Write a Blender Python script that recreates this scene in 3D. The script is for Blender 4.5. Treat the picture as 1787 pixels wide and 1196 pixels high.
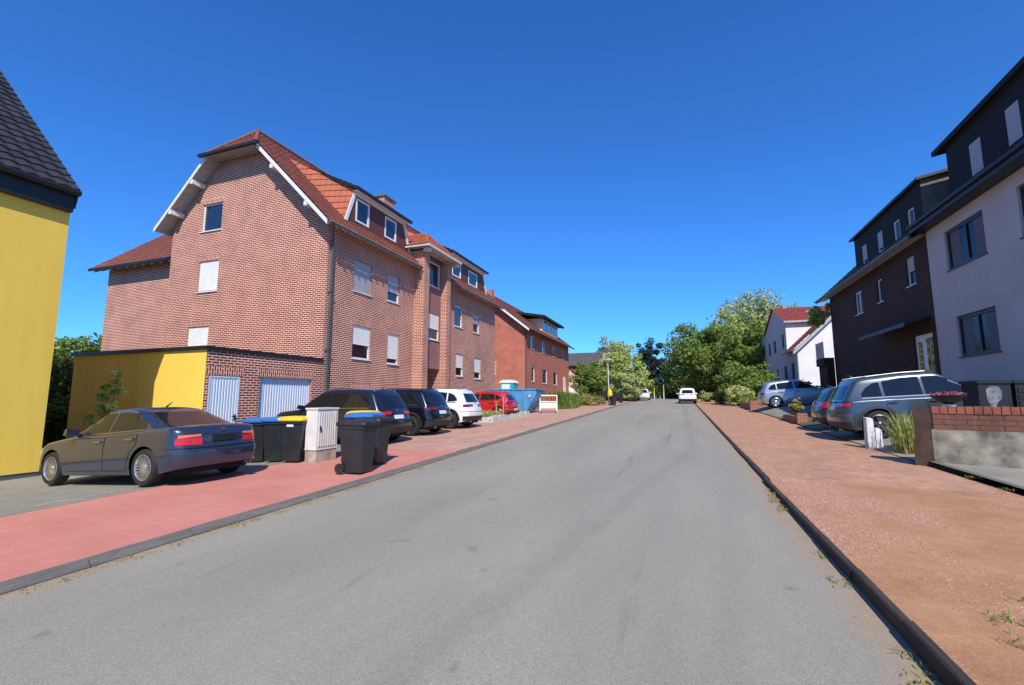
import bpy, bmesh, math, random
import numpy as np
from mathutils import Vector, Matrix
from mathutils.geometry import tessellate_polygon
R=math.radians; PI=math.pi
for o in list(bpy.data.objects): bpy.data.objects.remove(o)
SC=bpy.context.scene; COL=SC.collection
# ---------------------------------------------------------------- camera
S=0.022
cam=bpy.data.cameras.new('camera'); co=bpy.data.objects.new('camera',cam); COL.objects.link(co)
cam.sensor_width=36; cam.lens=800/1787*36; cam.clip_end=3000; cam.clip_start=.05
co.location=(0,0,1.7); co.rotation_euler=(PI/2+R(6.914),0,R(20.012)); SC.camera=co
# ---------------------------------------------------------------- sun and sky
SUN_AZ=R(-64); SUN_EL=R(45)                     # direction towards the sun: (cos64, -sin64)
sd=Vector((math.cos(SUN_AZ)*math.cos(SUN_EL),math.sin(SUN_AZ)*math.cos(SUN_EL),math.sin(SUN_EL)))
sl=bpy.data.lights.new('sun','SUN'); sl.energy=5.0; sl.angle=R(.5); sl.color=(1,.92,.78)
so=bpy.data.objects.new('sun',sl); COL.objects.link(so); so.rotation_euler=sd.to_track_quat('Z','Y').to_euler()
W=bpy.data.worlds.new('World'); SC.world=W; W.use_nodes=True; nt=W.node_tree
bg=nt.nodes['Background']; sk=nt.nodes.new('ShaderNodeTexSky'); sk.sky_type='NISHITA'; sk.sun_disc=False
sk.sun_elevation=SUN_EL; sk.sun_rotation=PI/2-SUN_AZ
sk.altitude=200; sk.air_density=1.0; sk.dust_density=.1; sk.ozone_density=3.5
hs=nt.nodes.new('ShaderNodeMix'); hs.data_type='RGBA'; hs.blend_type='MULTIPLY'; hs.inputs[0].default_value=1; hs.inputs[7].default_value=(.50,1.32,2.38,1)   # deep clear summer blue
nt.links.new(sk.outputs[0],hs.inputs[6]); nt.links.new(hs.outputs[2],bg.inputs[0]); bg.inputs[1].default_value=.08
SC.view_settings.view_transform='Standard'; SC.view_settings.look='None'; SC.view_settings.gamma=1
SC.view_settings.exposure=0.12
SC.render.engine='CYCLES'; SC.cycles.max_bounces=6
rnd=random.Random(4)
# ---------------------------------------------------------------- materials
def nodes(name):
    m=bpy.data.materials.new(name); m.use_nodes=True; t=m.node_tree
    return m,t,t.nodes['Principled BSDF'],t.nodes,t.links
def coord(t,kind='pos',scale=(1,1,1)):
    n=t.nodes.new('ShaderNodeNewGeometry' if kind=='pos' else 'ShaderNodeTexCoord')
    out=n.outputs['Position'] if kind=='pos' else n.outputs['UV' if kind=='uv' else 'Object']
    mp=t.nodes.new('ShaderNodeMapping'); mp.inputs['Scale'].default_value=scale; t.links.new(out,mp.inputs[0]); return mp
def noise(t,c,scale,detail=4,rough=.6):
    n=t.nodes.new('ShaderNodeTexNoise'); n.inputs['Scale'].default_value=scale; n.inputs['Detail'].default_value=detail
    n.inputs['Roughness'].default_value=rough; t.links.new(c.outputs[0],n.inputs['Vector']); return n.outputs[0]
def ramp(t,f,a,b,p0=.35,p1=.65):
    r=t.nodes.new('ShaderNodeValToRGB'); r.color_ramp.elements[0].position=p0; r.color_ramp.elements[1].position=p1
    r.color_ramp.elements[0].color=(*a,1); r.color_ramp.elements[1].color=(*b,1); t.links.new(f,r.inputs[0]); return r.outputs[0]
def mix(t,f,a,b,mode='MIX'):
    m=t.nodes.new('ShaderNodeMix'); m.data_type='RGBA'; m.blend_type=mode
    for i,v in ((0,f),(6,a),(7,b)):
        if isinstance(v,(int,float)): m.inputs[i].default_value=v
        elif isinstance(v,tuple): m.inputs[i].default_value=(*v,1)
        else: t.links.new(v,m.inputs[i])
    return m.outputs[2]
def bump(t,p,h,strength=.3,dist=.01):
    b=t.nodes.new('ShaderNodeBump'); b.inputs['Strength'].default_value=strength; b.inputs['Distance'].default_value=dist
    t.links.new(h,b.inputs['Height']); t.links.new(b.outputs[0],p.inputs['Normal'])
def sc(c,k): return tuple(max(0,min(1,x*k)) for x in c)
MC={}
def plain(name,col,rough=.6,var=.12,scale=3,bmp=0,bscale=60,metal=0,coat=0,spec=.5):
    if name in MC: return MC[name]
    m,t,p,N,L=nodes(name); c=coord(t,'obj')
    if var: L.new(ramp(t,noise(t,c,scale),sc(col,1-var),sc(col,1+var)),p.inputs['Base Color'])
    else: p.inputs['Base Color'].default_value=(*col,1)
    p.inputs['Roughness'].default_value=rough; p.inputs['Metallic'].default_value=metal; p.inputs['Coat Weight'].default_value=coat
    p.inputs['Coat Roughness'].default_value=.03; p.inputs['Specular IOR Level'].default_value=spec
    if bmp: bump(t,p,noise(t,c,bscale),bmp)
    MC[name]=m; return m
def paint(name,col,metal=.0,rough=.35): return plain(name,col,rough,.0,metal=metal,coat=1.0)
def brick(name,c1,c2,mort,bw=.25,rh=.0833,ms=.012,b=.35,kind='uv',rough=.85,var=.25):
    m,t,p,N,L=nodes(name); c=coord(t,kind); bt=N.new('ShaderNodeTexBrick'); L.new(c.outputs[0],bt.inputs['Vector'])
    bt.inputs['Scale'].default_value=1; bt.inputs['Brick Width'].default_value=bw; bt.inputs['Row Height'].default_value=rh
    bt.inputs['Mortar Size'].default_value=ms; bt.inputs['Mortar Smooth'].default_value=.2; bt.inputs['Bias'].default_value=0
    bt.inputs['Color1'].default_value=(*c1,1); bt.inputs['Color2'].default_value=(*c2,1); bt.inputs['Mortar'].default_value=(*mort,1)
    c3=coord(t,'pos'); g=ramp(t,noise(t,c3,1.3,6),(1-var,)*3,(1,1,1),.3,.6)
    L.new(mix(t,1,bt.outputs[0],g,'MULTIPLY'),p.inputs['Base Color']); p.inputs['Roughness'].default_value=rough
    inv=N.new('ShaderNodeMath'); inv.operation='SUBTRACT'; inv.inputs[0].default_value=1; L.new(bt.outputs[1],inv.inputs[1])
    bump(t,p,inv.outputs[0],b,.008); return m
def tilemat(name,c1,c2,dirt,rough=.75):
    m,t,p,N,L=nodes(name); c=coord(t,'uv'); bt=N.new('ShaderNodeTexBrick'); L.new(c.outputs[0],bt.inputs['Vector'])
    bt.inputs['Scale'].default_value=1; bt.inputs['Brick Width'].default_value=1; bt.inputs['Row Height'].default_value=1; bt.offset=0
    bt.inputs['Mortar Size'].default_value=0; bt.inputs['Color1'].default_value=(*c1,1); bt.inputs['Color2'].default_value=(*c2,1)
    c3=coord(t,'pos'); L.new(mix(t,ramp(t,noise(t,c3,.9,8,.7),(0,0,0),(.7,.7,.7),.45,.75),bt.outputs[0],dirt),p.inputs['Base Color'])
    p.inputs['Roughness'].default_value=rough; bump(t,p,noise(t,c3,40),.2); return m
def stucco(name,col,var=.06,b=.25,scale=.7,rough=.9):
    m,t,p,N,L=nodes(name); c=coord(t,'pos')
    a=ramp(t,noise(t,c,scale,6),sc(col,1-var),sc(col,1+var),.3,.7); f=ramp(t,noise(t,coord(t,'pos',(3,3,.25)),1.2,5),(.93,)*3,(1,1,1),.3,.6)
    L.new(mix(t,1,a,f,'MULTIPLY'),p.inputs['Base Color']); p.inputs['Roughness'].default_value=rough; bump(t,p,noise(t,c,90),b,.004); return m
def glassmat(name,col=(.012,.016,.02),rough=.03,spec=.9):
    m,t,p,N,L=nodes(name); p.inputs['Base Color'].default_value=(*col,1); p.inputs['Roughness'].default_value=rough
    p.inputs['Specular IOR Level'].default_value=spec; p.inputs['Coat Weight'].default_value=.6; p.inputs['Coat Roughness'].default_value=.02
    bump(t,p,noise(t,coord(t,'obj'),1.5,2),.04,.02); return m
def leafmat(name,a,b,c2=None):
    m,t,p,N,L=nodes(name); c=coord(t,'pos'); n1=noise(t,c,.6,3); n2=noise(t,c,9,2)
    base=ramp(t,n1,a,b,.35,.65); col=mix(t,ramp(t,n2,(0,0,0),(1,1,1),.4,.62),base,c2 or sc(b,1.3))
    L.new(col,p.inputs['Base Color']); p.inputs['Roughness'].default_value=.55; p.inputs['Specular IOR Level'].default_value=.3
    tr=N.new('ShaderNodeBsdfTranslucent'); L.new(mix(t,.5,col,(.35,.5,.05),'MIX'),tr.inputs[0])
    ms=N.new('ShaderNodeMixShader'); ms.inputs[0].default_value=.28; L.new(p.outputs[0],ms.inputs[1]); L.new(tr.outputs[0],ms.inputs[2])
    L.new(ms.outputs[0],N['Material Output'].inputs[0]); return m
M={}
M['brick']=brick('red_brick',(.29,.044,.028),(.18,.028,.020),(.99,.66,.50),ms=.0130)
M['brick_l']=brick('red_brick_lintel',(.34,.055,.034),(.22,.035,.025),(.99,.66,.50),ms=.0130)
M['brick_o']=brick('orange_brick',(.52,.155,.10),(.43,.12,.075),(.56,.27,.19),ms=.006,b=.15)
M['brick_d']=brick('dark_brick',(.048,.017,.008),(.031,.011,.005),(.07,.04,.025),ms=.008,b=.2)  # dark brown brick, colour lowered further to deepen the shaded front
M['brick_w']=brick('garden_brick',(.33,.10,.06),(.24,.075,.05),(.36,.28,.22),bw=.26,rh=.10,ms=.011,b=.6)
M['brick_s']=brick('panel_brick',(.25,.075,.065),(.2,.06,.055),(.45,.3,.27),bw=.12,rh=.06,ms=.008)
M['tile']=tilemat('red_roof_tile',(.27,.075,.042),(.19,.055,.036),(.10,.055,.04))
M['tile_b']=tilemat('bright_roof_tile',(.42,.115,.055),(.34,.09,.045),(.2,.075,.045))
M['tile_k']=tilemat('black_roof_tile',(.022,.021,.022),(.035,.033,.034),(.05,.045,.04),.5)
M['tile_g']=tilemat('grey_roof_tile',(.12,.10,.10),(.09,.08,.08),(.06,.05,.05))
M['tile_r']=tilemat('crimson_roof_tile',(.30,.05,.035),(.23,.04,.03),(.15,.035,.03))
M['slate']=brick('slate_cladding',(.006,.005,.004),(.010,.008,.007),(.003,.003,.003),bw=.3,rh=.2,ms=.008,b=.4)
M['slate_t']=brick('tan_slate',(.22,.17,.14),(.18,.14,.115),(.10,.08,.07),bw=.25,rh=.12,ms=.007,b=.4)  # paler tan slate than the dormer front
M['yellow']=stucco('yellow_render',(.86,.57,.085),var=.03)
M['white_s']=stucco('white_render',(.78,.77,.78)); M['shaded_white_s']=stucco('shaded_white_render',(.50,.475,.445)); M['tan_s']=stucco('tan_render',(.6,.33,.2)); M['grey_s']=stucco('grey_plinth',(.10,.10,.10))  # the darker white render has the shade of the street fronts in its colour
M['cream_s']=stucco('cream_render',(.62,.52,.38))
M['white']=plain('white_gloss_frame',(.78,.78,.77),.35,.03); M['whitew']=plain('white_painted_wood',(.72,.71,.69),.5,.06,8)
M['soffit']=plain('grey_wood_soffit',(.42,.42,.42),.7,.15,6,.2); M['rafter']=plain('painted_rafter',(.55,.55,.53),.6,.15,6)
M['black']=plain('black_metal_trim',(.012,.012,.013),.45,.1); M['brownframe']=plain('dark_brown_frame',(.018,.013,.012),.4,.1)
M['gutter']=plain('weathered_zinc',(.16,.17,.15),.45,.2,10,metal=.3); M['pipe']=plain('green_grey_downpipe',(.07,.085,.065),.5,.15,6)
M['shutter']=plain('white_roller_shutter',(.84,.83,.79),.45,.05,5); M['shutterg']=plain('grey_roller_shutter',(.40,.41,.44),.5,.05,5)
M['clad']=plain('brown_cladding',(.13,.04,.025),.6,.2,9,.2)
M['glass']=glassmat('window_glass'); M['cglass']=glassmat('car_glass',(.010,.012,.014),.03,.45); M['cglass'].node_tree.nodes['Principled BSDF'].inputs['Coat Weight'].default_value=.1
M['dglass']=glassmat('shaded_window_glass',(.008,.009,.012),.18,.25); M['dglass'].node_tree.nodes['Principled BSDF'].inputs['Coat Weight'].default_value=0  # duller, darker copy of the window glass standing for panes in shade
M['curtain']=plain('net_curtain',(.13,.13,.16),.9,.06,2); M['garagedoor']=plain('white_steel_door',(.60,.66,.74),.4,.03)
M['concrete']=plain('weathered_concrete',(.36,.32,.27),.9,.3,3,.4,40); M['cab']=plain('light_grey_cabinet',(.66,.65,.60),.6,.07,4)
M['binb']=plain('anthracite_plastic',(.022,.025,.030),.42,.15,4,.1,80); M['binblue']=plain('blue_lid_plastic',(.03,.16,.50),.4,.1,4); M['binyel']=plain('yellow_lid_plastic',(.72,.55,.03),.4,.08,4)
M['rubber']=plain('tyre_rubber',(.016,.016,.016),.75,.2,10,.1); M['alloy']=plain('silver_alloy',(.62,.62,.64),.28,.0,metal=.9); M['dalloy']=plain('dark_alloy',(.16,.15,.15),.35,.0,metal=.8)
M['chrome']=plain('chrome_trim',(.42,.42,.43),.3,.0,metal=1); M['red_l']=plain('red_lamp_lens',(.55,.01,.008),.15,.0,coat=1); M['org_l']=plain('amber_lamp_lens',(.75,.18,.02),.15,.0,coat=1)
M['dred_l']=plain('dark_red_lamp_lens',(.16,.008,.01),.12,.0,coat=1); M['wht_l']=plain('clear_lamp_lens',(.7,.7,.72),.1,.0,coat=1)
M['plast']=plain('black_car_plastic',(.02,.02,.021),.55,.1); M['plate']=plain('white_plate',(.7,.7,.7),.4,.0); M['seam']=plain('seam_dark',(.004,.004,.005),.8,.0)
M['bark']=plain('tree_bark',(.09,.065,.045),.9,.35,6,.6,30); M['galv']=plain('galvanised_pole',(.62,.63,.63),.5,.08,5)
M['binsteel']=plain('dumpster_blue',(.07,.27,.52),.45,.2,3,.1); M['redp']=plain('barrier_red',(.55,.10,.08),.5,.1); M['wood']=plain('timber_stake',(.5,.3,.15),.8,.2,9)
M['stone']=plain('rough_stone',(.45,.44,.42),.9,.3,9,.8,20); M['ivory']=plain('granite_stump',(.6,.6,.6),.9,.25,14,.9,25)
M['leaf_d']=leafmat('leaf_dark',(.022,.042,.012),(.045,.075,.018),(.10,.14,.04)); M['leaf_m']=leafmat('leaf_mid',(.055,.115,.018),(.125,.21,.032),(.27,.33,.08))
M['leaf_l']=leafmat('leaf_light',(.19,.30,.035),(.36,.45,.08),(.55,.57,.24)); M['leaf_p']=leafmat('leaf_purple',(.012,.012,.02),(.02,.022,.035),(.035,.045,.05))
M['leaf_y']=leafmat('leaf_straw',(.18,.16,.04),(.35,.28,.08),(.4,.33,.12)); M['leaf_b']=leafmat('leaf_bluish',(.20,.25,.08),(.34,.38,.14),(.50,.52,.28))
M['flower']=plain('pink_petals',(.36,.07,.14),.7,.4,30); M['flowery']=plain('cream_petals',(.75,.66,.35),.7,.3,30)
# ground materials
def groundmat(name,kind):
    m,t,p,N,L=nodes(name); c=coord(t,'pos'); p.inputs['Roughness'].default_value=.9
    if kind=='asphalt':
        big=ramp(t,noise(t,coord(t,'pos',(1,.25,1)),.7,5),(.245,.228,.19),(.31,.288,.240),.3,.7)
        v=N.new('ShaderNodeTexVoronoi'); v.inputs['Scale'].default_value=150; L.new(c.outputs[0],v.inputs['Vector']); hv=N.new('ShaderNodeSeparateColor'); L.new(v.outputs['Color'],hv.inputs[0])
        sp=ramp(t,hv.outputs[0],(.80,.80,.80),(1.2,1.2,1.19),.05,.95); col=mix(t,1,big,sp,'MULTIPLY')
        sx=N.new('ShaderNodeSeparateXYZ'); L.new(c.outputs[0],sx.inputs[0])
        def mth(op,a,b=None,clamp=False):
            m_=N.new('ShaderNodeMath'); m_.operation=op; m_.use_clamp=clamp
            for i,q in enumerate((a,b)):
                if q is None: continue
                if isinstance(q,(int,float)): m_.inputs[i].default_value=q
                else: L.new(q,m_.inputs[i])
            return m_.outputs[0]
        yy=mth('MINIMUM',sx.outputs[1],14.0)
        for k0,k1,w_,st_ in ((-.165,2.02,.24,.20),(-.11,.15,.22,.10),(-.05,3.6,.5,.08)):
            d=mth('ABSOLUTE',mth('ADD',mth('ADD',sx.outputs[0],mth('MULTIPLY',yy,k0)),k1)); wob=mth('MULTIPLY',mth('SUBTRACT',noise(t,c,3,6,.7),.5),.7)
            f=mth('SUBTRACT',1.0,mth('DIVIDE',mth('ABSOLUTE',mth('ADD',d,wob)),w_),True); f=mth('MULTIPLY',mth('MULTIPLY',f,noise(t,c,1.7,5,.7)),st_*2)
            col=mix(t,f,col,mix(t,1,col,(.35,.35,.35),'MULTIPLY'))
        e=mth('ADD',mth('MULTIPLY',mth('SUBTRACT',noise(t,c,1.6,8,.7),.5),.55),mth('ADD',mth('MULTIPLY',noise(t,c,14,4,.7),.12),-.06))
        fr_=mth('DIVIDE',mth('SUBTRACT',mth('ADD',sx.outputs[0],e),.98),.30,True); fl_=mth('DIVIDE',mth('SUBTRACT',-5.18,mth('ADD',sx.outputs[0],mth('MULTIPLY',e,.5))),.16,True)
        sand=mix(t,noise(t,c,5,7,.7),(.235,.175,.125),(.42,.31,.20)); sand=mix(t,1,sand,ramp(t,noise(t,c,110,3,.8),(.7,.7,.7),(1.3,1.3,1.3),.35,.65),'MULTIPLY')
        col=mix(t,mth('MULTIPLY',mth('MAXIMUM',fr_,fl_),.85),col,sand)
        st=ramp(t,noise(t,coord(t,'pos',(2.2,.16,1)),1.0,7,.65),(1,1,1),(.72,.72,.73),.60,.72)
        col=mix(t,1,col,st,'MULTIPLY')
        pt=ramp(t,noise(t,coord(t,'pos',(1.4,1.4,1)),2.2,2,.4),(1,1,1),(.80,.80,.80),.71,.75)
        L.new(mix(t,1,col,pt,'MULTIPLY'),p.inputs['Base Color']); bump(t,p,noise(t,c,160,3),.6,.006)
    elif kind=='yard':
        col=mix(t,1,ramp(t,noise(t,c,1.1,7),(.20,.19,.155),(.30,.285,.235),.3,.7),ramp(t,noise(t,c,120,2,.8),(.7,.7,.7),(1.25,1.25,1.25),.35,.65),'MULTIPLY')
        L.new(col,p.inputs['Base Color']); bump(t,p,noise(t,c,120),.5,.006)
    elif kind=='redwalk':
        col=mix(t,1,ramp(t,noise(t,c,1.0,7),(.51,.19,.145),(.60,.245,.19),.3,.7),ramp(t,noise(t,c,110,2,.8),(.85,.85,.85),(1.1,1.1,1.1),.35,.65),'MULTIPLY')
        bt=N.new('ShaderNodeTexBrick'); L.new(c.outputs[0],bt.inputs['Vector']); bt.inputs['Scale'].default_value=1; bt.inputs['Brick Width'].default_value=.2; bt.inputs['Row Height'].default_value=.1; bt.inputs['Mortar Size'].default_value=.004
        bt.inputs['Color1'].default_value=(1,1,1,1); bt.inputs['Color2'].default_value=(.93,.92,.92,1); bt.inputs['Mortar'].default_value=(.90,.88,.87,1); col=mix(t,1,col,bt.outputs[0],'MULTIPLY')
        L.new(col,p.inputs['Base Color']); bump(t,p,noise(t,c,120),.4,.005)
    elif kind in('paver','paver_l'):
        bt=N.new('ShaderNodeTexBrick'); mp=coord(t,'pos'); 
        mp.inputs['Rotation'].default_value=(0,0,0 if kind=='paver_l' else R(90)); L.new(mp.outputs[0],bt.inputs['Vector'])
        bt.inputs['Scale'].default_value=1; bt.inputs['Brick Width'].default_value=.2; bt.inputs['Row Height'].default_value=.1; bt.inputs['Mortar Size'].default_value=.006
        a,b,mo=((.50,.275,.17),(.41,.215,.13),(.27,.155,.09)) if kind=='paver' else ((.54,.31,.23),(.45,.25,.185),(.32,.20,.15))
        bt.inputs['Color1'].default_value=(*a,1); bt.inputs['Color2'].default_value=(*b,1); bt.inputs['Mortar'].default_value=(*mo,1)
        col=mix(t,1,bt.outputs[0],ramp(t,noise(t,c,1.5,7),(.78,.8,.8),(1.15,1.12,1.1),.3,.7),'MULTIPLY')
        col=mix(t,ramp(t,noise(t,c,.5,6),(0,0,0),(.55,.55,.55),.5,.75),col,(.40,.26,.17))
        L.new(col,p.inputs['Base Color']); inv=N.new('ShaderNodeMath'); inv.operation='SUBTRACT'; inv.inputs[0].default_value=1; L.new(bt.outputs[1],inv.inputs[1]); bump(t,p,inv.outputs[0],.15,.003)
    elif kind=='gravel':
        v=N.new('ShaderNodeTexVoronoi'); v.inputs['Scale'].default_value=95; L.new(c.outputs[0],v.inputs['Vector'])
        hv=N.new('ShaderNodeSeparateColor'); L.new(v.outputs['Color'],hv.inputs[0])
        st=mix(t,hv.outputs[0],(.26,.10,.055),(.55,.30,.18)); st=mix(t,ramp(t,hv.outputs[1],(0,0,0),(1,1,1),.93,.97),st,(.8,.66,.55))
        sand=mix(t,1,ramp(t,noise(t,c,2.5,8,.65),(.31,.15,.065),(.45,.245,.12),.3,.7),ramp(t,noise(t,c,70,3,.8),(.75,.75,.75),(1.2,1.2,1.2),.35,.65),'MULTIPLY')
        f=ramp(t,noise(t,coord(t,'pos',(1,.5,1)),.75,6,.6),(0,0,0),(1,1,1),.44,.6)
        L.new(mix(t,f,sand,st),p.inputs['Base Color']); bump(t,p,noise(t,c,60,4),.35,.006)
    elif kind=='gutter':
        col=mix(t,ramp(t,noise(t,coord(t,'pos',(2,.5,1)),2.0,8,.7),(0,0,0),(1,1,1),.42,.66),(.25,.225,.20),(.38,.29,.21))
        L.new(mix(t,1,col,ramp(t,noise(t,c,90,3,.8),(.7,.7,.7),(1.25,1.25,1.25),.35,.65),'MULTIPLY'),p.inputs['Base Color']); bump(t,p,noise(t,c,90),.7,.01)
    elif kind=='kerb':
        L.new(ramp(t,noise(t,coord(t,'pos',(6,1,6)),2.5,8,.7),(.09,.085,.078),(.18,.165,.15),.3,.7),p.inputs['Base Color']); bump(t,p,noise(t,c,60),.7,.01)
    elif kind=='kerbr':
        L.new(ramp(t,noise(t,coord(t,'pos',(6,1,6)),2.5,8,.7),(.022,.018,.015),(.06,.045,.036),.3,.7),p.inputs['Base Color']); bump(t,p,noise(t,c,60),.7,.01)  # right kerb, near black: shade of its road face put into the colour
    elif kind=='earth':
        L.new(mix(t,ramp(t,noise(t,c,.8,7),(0,0,0),(1,1,1),.4,.6),(.06,.075,.025),(.18,.14,.08)),p.inputs['Base Color']); bump(t,p,noise(t,c,30),.8,.02)
    return m
for k in ('asphalt','yard','redwalk','paver','paver_l','gravel','gutter','kerb','kerbr','earth'): M['g_'+k]=groundmat(k+'_ground',k)
# ---------------------------------------------------------------- mesh helpers
class MB:
    def __init__(s): s.v=[]; s.f=[]; s.uv=[]; s.mi=[]
    def add(s,pts,uv=None,m=0):
        b=len(s.v); s.v.extend([tuple(p) for p in pts]); s.f.append(list(range(b,b+len(pts))))
        if uv is None:
            a,bb,c=[Vector(p) for p in pts[:3]]; n=(bb-a).cross(c-a); ax=[abs(x) for x in n]; k=ax.index(max(ax))
            uv=[((p[1],p[2]) if k==0 else (p[0],p[2]) if k==1 else (p[0],p[1])) for p in pts]
        s.uv.append([tuple(u) for u in uv]); s.mi.append(m)
    def box(s,x0,x1,y0,y1,z0,z1,m=0):
        p=[(x0,y0,z0),(x1,y0,z0),(x1,y1,z0),(x0,y1,z0),(x0,y0,z1),(x1,y0,z1),(x1,y1,z1),(x0,y1,z1)]
        s.hexa(p,m)
    def hexa(s,p,m=0):
        for q in ((0,3,2,1),(4,5,6,7),(0,1,5,4),(1,2,6,5),(2,3,7,6),(3,0,4,7)): s.add([p[i] for i in q],None,m)
    def obox(s,o,u,v,w,m=0):           # o corner, three edge vectors
        o,u,v,w=map(Vector,(o,u,v,w)); s.hexa([o,o+u,o+u+v,o+v,o+w,o+u+w,o+u+v+w,o+v+w],m)
    def tube(s,p0,p1,r0,r1=None,n=8,m=0,cap=True):
        r1=r0 if r1 is None else r1; p0,p1=Vector(p0),Vector(p1); d=(p1-p0).normalized()
        a=d.cross(Vector((0,0,1)) if abs(d.z)<.9 else Vector((1,0,0))).normalized(); b=d.cross(a)
        A=[p0+(a*math.cos(2*PI*i/n)+b*math.sin(2*PI*i/n))*r0 for i in range(n)]; B=[p1+(a*math.cos(2*PI*i/n)+b*math.sin(2*PI*i/n))*r1 for i in range(n)]
        for i in range(n): s.add([A[i],A[(i+1)%n],B[(i+1)%n],B[i]],None,m)
        if cap: s.add(A[::-1],None,m); s.add(B,None,m)
    def prism(s,poly,d,m=0):            # poly list of 3d pts, extrude by d
        d=Vector(d); A=[Vector(p) for p in poly]; B=[p+d for p in A]; s.add(A[::-1],None,m); s.add(B,None,m)
        for i in range(len(A)): j=(i+1)%len(A); s.add([A[i],A[j],B[j],B[i]],None,m)
    def lathe(s,prof,o=(0,0,0),ax='z',n=16,m=0):
        o=Vector(o)
        def P(r,h,a):
            c,d=r*math.cos(a),r*math.sin(a); return o+(Vector((c,d,h)) if ax=='z' else Vector((c,h,d)))
        for (r0,h0),(r1,h1) in zip(prof,prof[1:]):
            for i in range(n):
                a,b=2*PI*i/n,2*PI*(i+1)/n; q=[P(r0,h0,a),P(r0,h0,b),P(r1,h1,b),P(r1,h1,a)]
                if r0<1e-6: q=q[1:]
                elif r1<1e-6: q=q[:3]
                s.add(q,None,m)
    def build(s,name,mats,parent=None,smooth=None,world=True,clip=None,merge=False,label=None):
        mats=mats if isinstance(mats,(list,tuple)) else [mats]
        off=Vector(parent['_org']) if (parent is not None and world and '_org' in parent) else Vector((0,0,0))
        me=bpy.data.meshes.new(name); me.from_pydata([tuple(Vector(p)-off) for p in s.v],[],s.f)
        ul=me.uv_layers.new(name='UVMap'); k=0; fl=[c for u in s.uv for q in u for c in q]; ul.data.foreach_set('uv',fl)
        me.polygons.foreach_set('material_index',s.mi)
        for m in mats: me.materials.append(m)
        if clip or merge or smooth is not None:
            bm=bmesh.new(); bm.from_mesh(me)
            if merge or smooth is not None: bmesh.ops.remove_doubles(bm,verts=bm.verts,dist=.0004)
            for c,n in (clip or []):
                bmesh.ops.bisect_plane(bm,geom=bm.verts[:]+bm.edges[:]+bm.faces[:],plane_co=Vector(c)-off,plane_no=Vector(n),clear_outer=True)
            if smooth is not None: bmesh.ops.recalc_face_normals(bm,faces=bm.faces)
            bm.to_mesh(me); bm.free()
        if smooth is not None:
            me.polygons.foreach_set('use_smooth',[True]*len(me.polygons)); me.set_sharp_from_angle(angle=R(smooth))
        me.update(); o=bpy.data.objects.new(name,me); COL.objects.link(o)
        if parent is not None:
            o.parent=parent; o['_org']=tuple(off)
        else: o['_org']=(0.,0.,0.)
        if label: o['label']=label
        return o
def tag(o,label,cat,group=None,kind=None):
    if label: o['label']=label
    if cat: o['category']=cat
    if group: o['group']=group
    if kind: o['kind']=kind
    return o
def thing(name,label,cat,loc=(0,0,0),rotz=0,group=None):
    o=bpy.data.objects.new(name,None); COL.objects.link(o); o.location=loc; o.rotation_euler=(0,0,rotz); o.empty_display_size=.3
    o['_org']=tuple(float(x) for x in loc); return tag(o,label,cat,group)
def struct(name,mb,mats,**k): return tag(mb.build(name,mats,None,**k),None,None,None,'structure')
def copy_tree(o,parent=None):
    c=o.copy(); COL.objects.link(c); c.parent=parent
    for ch in list(o.children):
        copy_tree(ch,c)
    return c
Z=Vector((0,0,1))
# ---------------------------------------------------------------- ground
def gz(x,y):
    z=S*max(-40,min(75,y))
    if x>4.7:
        k=max(0,min(1,(y-12.2)/3)); z+=k*(min((x-4.7)/1.5,1)*.24+max(0,min(x-6.2,3.8))*.06)+max(0,min(1,(y-27)/3))*max(0,min(1,(60-y)/10))*min(x-4.7,1)*.18
    if x<-8.4:
        k=1-max(0,min(1,(y-8)/4)); z-=k*.06*min(-8.4-x,5)
    return z
def sheet(name,xs,ys,mat,off,kind='structure',lbl=None):
    mb=MB(); off_=off if callable(off) else (lambda y:off)
    for a,b in zip(xs,xs[1:]):
        for c,d in zip(ys,ys[1:]): mb.add([(a,c,gz(a,c)+off_(c)),(b,c,gz(b,c)+off_(c)),(b,d,gz(b,d)+off_(d)),(a,d,gz(a,d)+off_(d))])
    o=mb.build(name,mat); o['kind']=kind; return o
def fr(a,b,st):
    n=max(1,int(round((b-a)/st))); return [a+(b-a)*i/n for i in range(n+1)]
KX0,KX1=-5.55,1.42
def HR(y):
    for (a,b),(c,d) in zip(HP,HP[1:]):
        if y<=c: return b+(d-b)*max(0,y-a)/(c-a)
    return HP[-1][1]
HP=[(-20,.14),(3,.125),(5,.105),(7,.085),(10,.065),(14,.05),(80,.045)]
mb=MB(); XS=[-600,-150,-60,-30,-20,-13.4,-8.4,4.7,6.2,10,20,40,150,600]; YS=[-80,-40,0]+fr(1,17,1)+[30,75,150,600]
for a,b in zip(XS,XS[1:]):
    for c,d in zip(YS,YS[1:]): mb.add([(a,c,gz(a,c)-.05),(b,c,gz(b,c)-.05),(b,d,gz(b,d)-.05),(a,d,gz(a,d)-.05)])
struct('ground',mb,M['g_earth'])
YR=[-12,0,20,40,60,75,110]
sheet('road',[KX0,KX1-.25,KX1],YR,M['g_asphalt'],.0)
PH=.075
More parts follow.
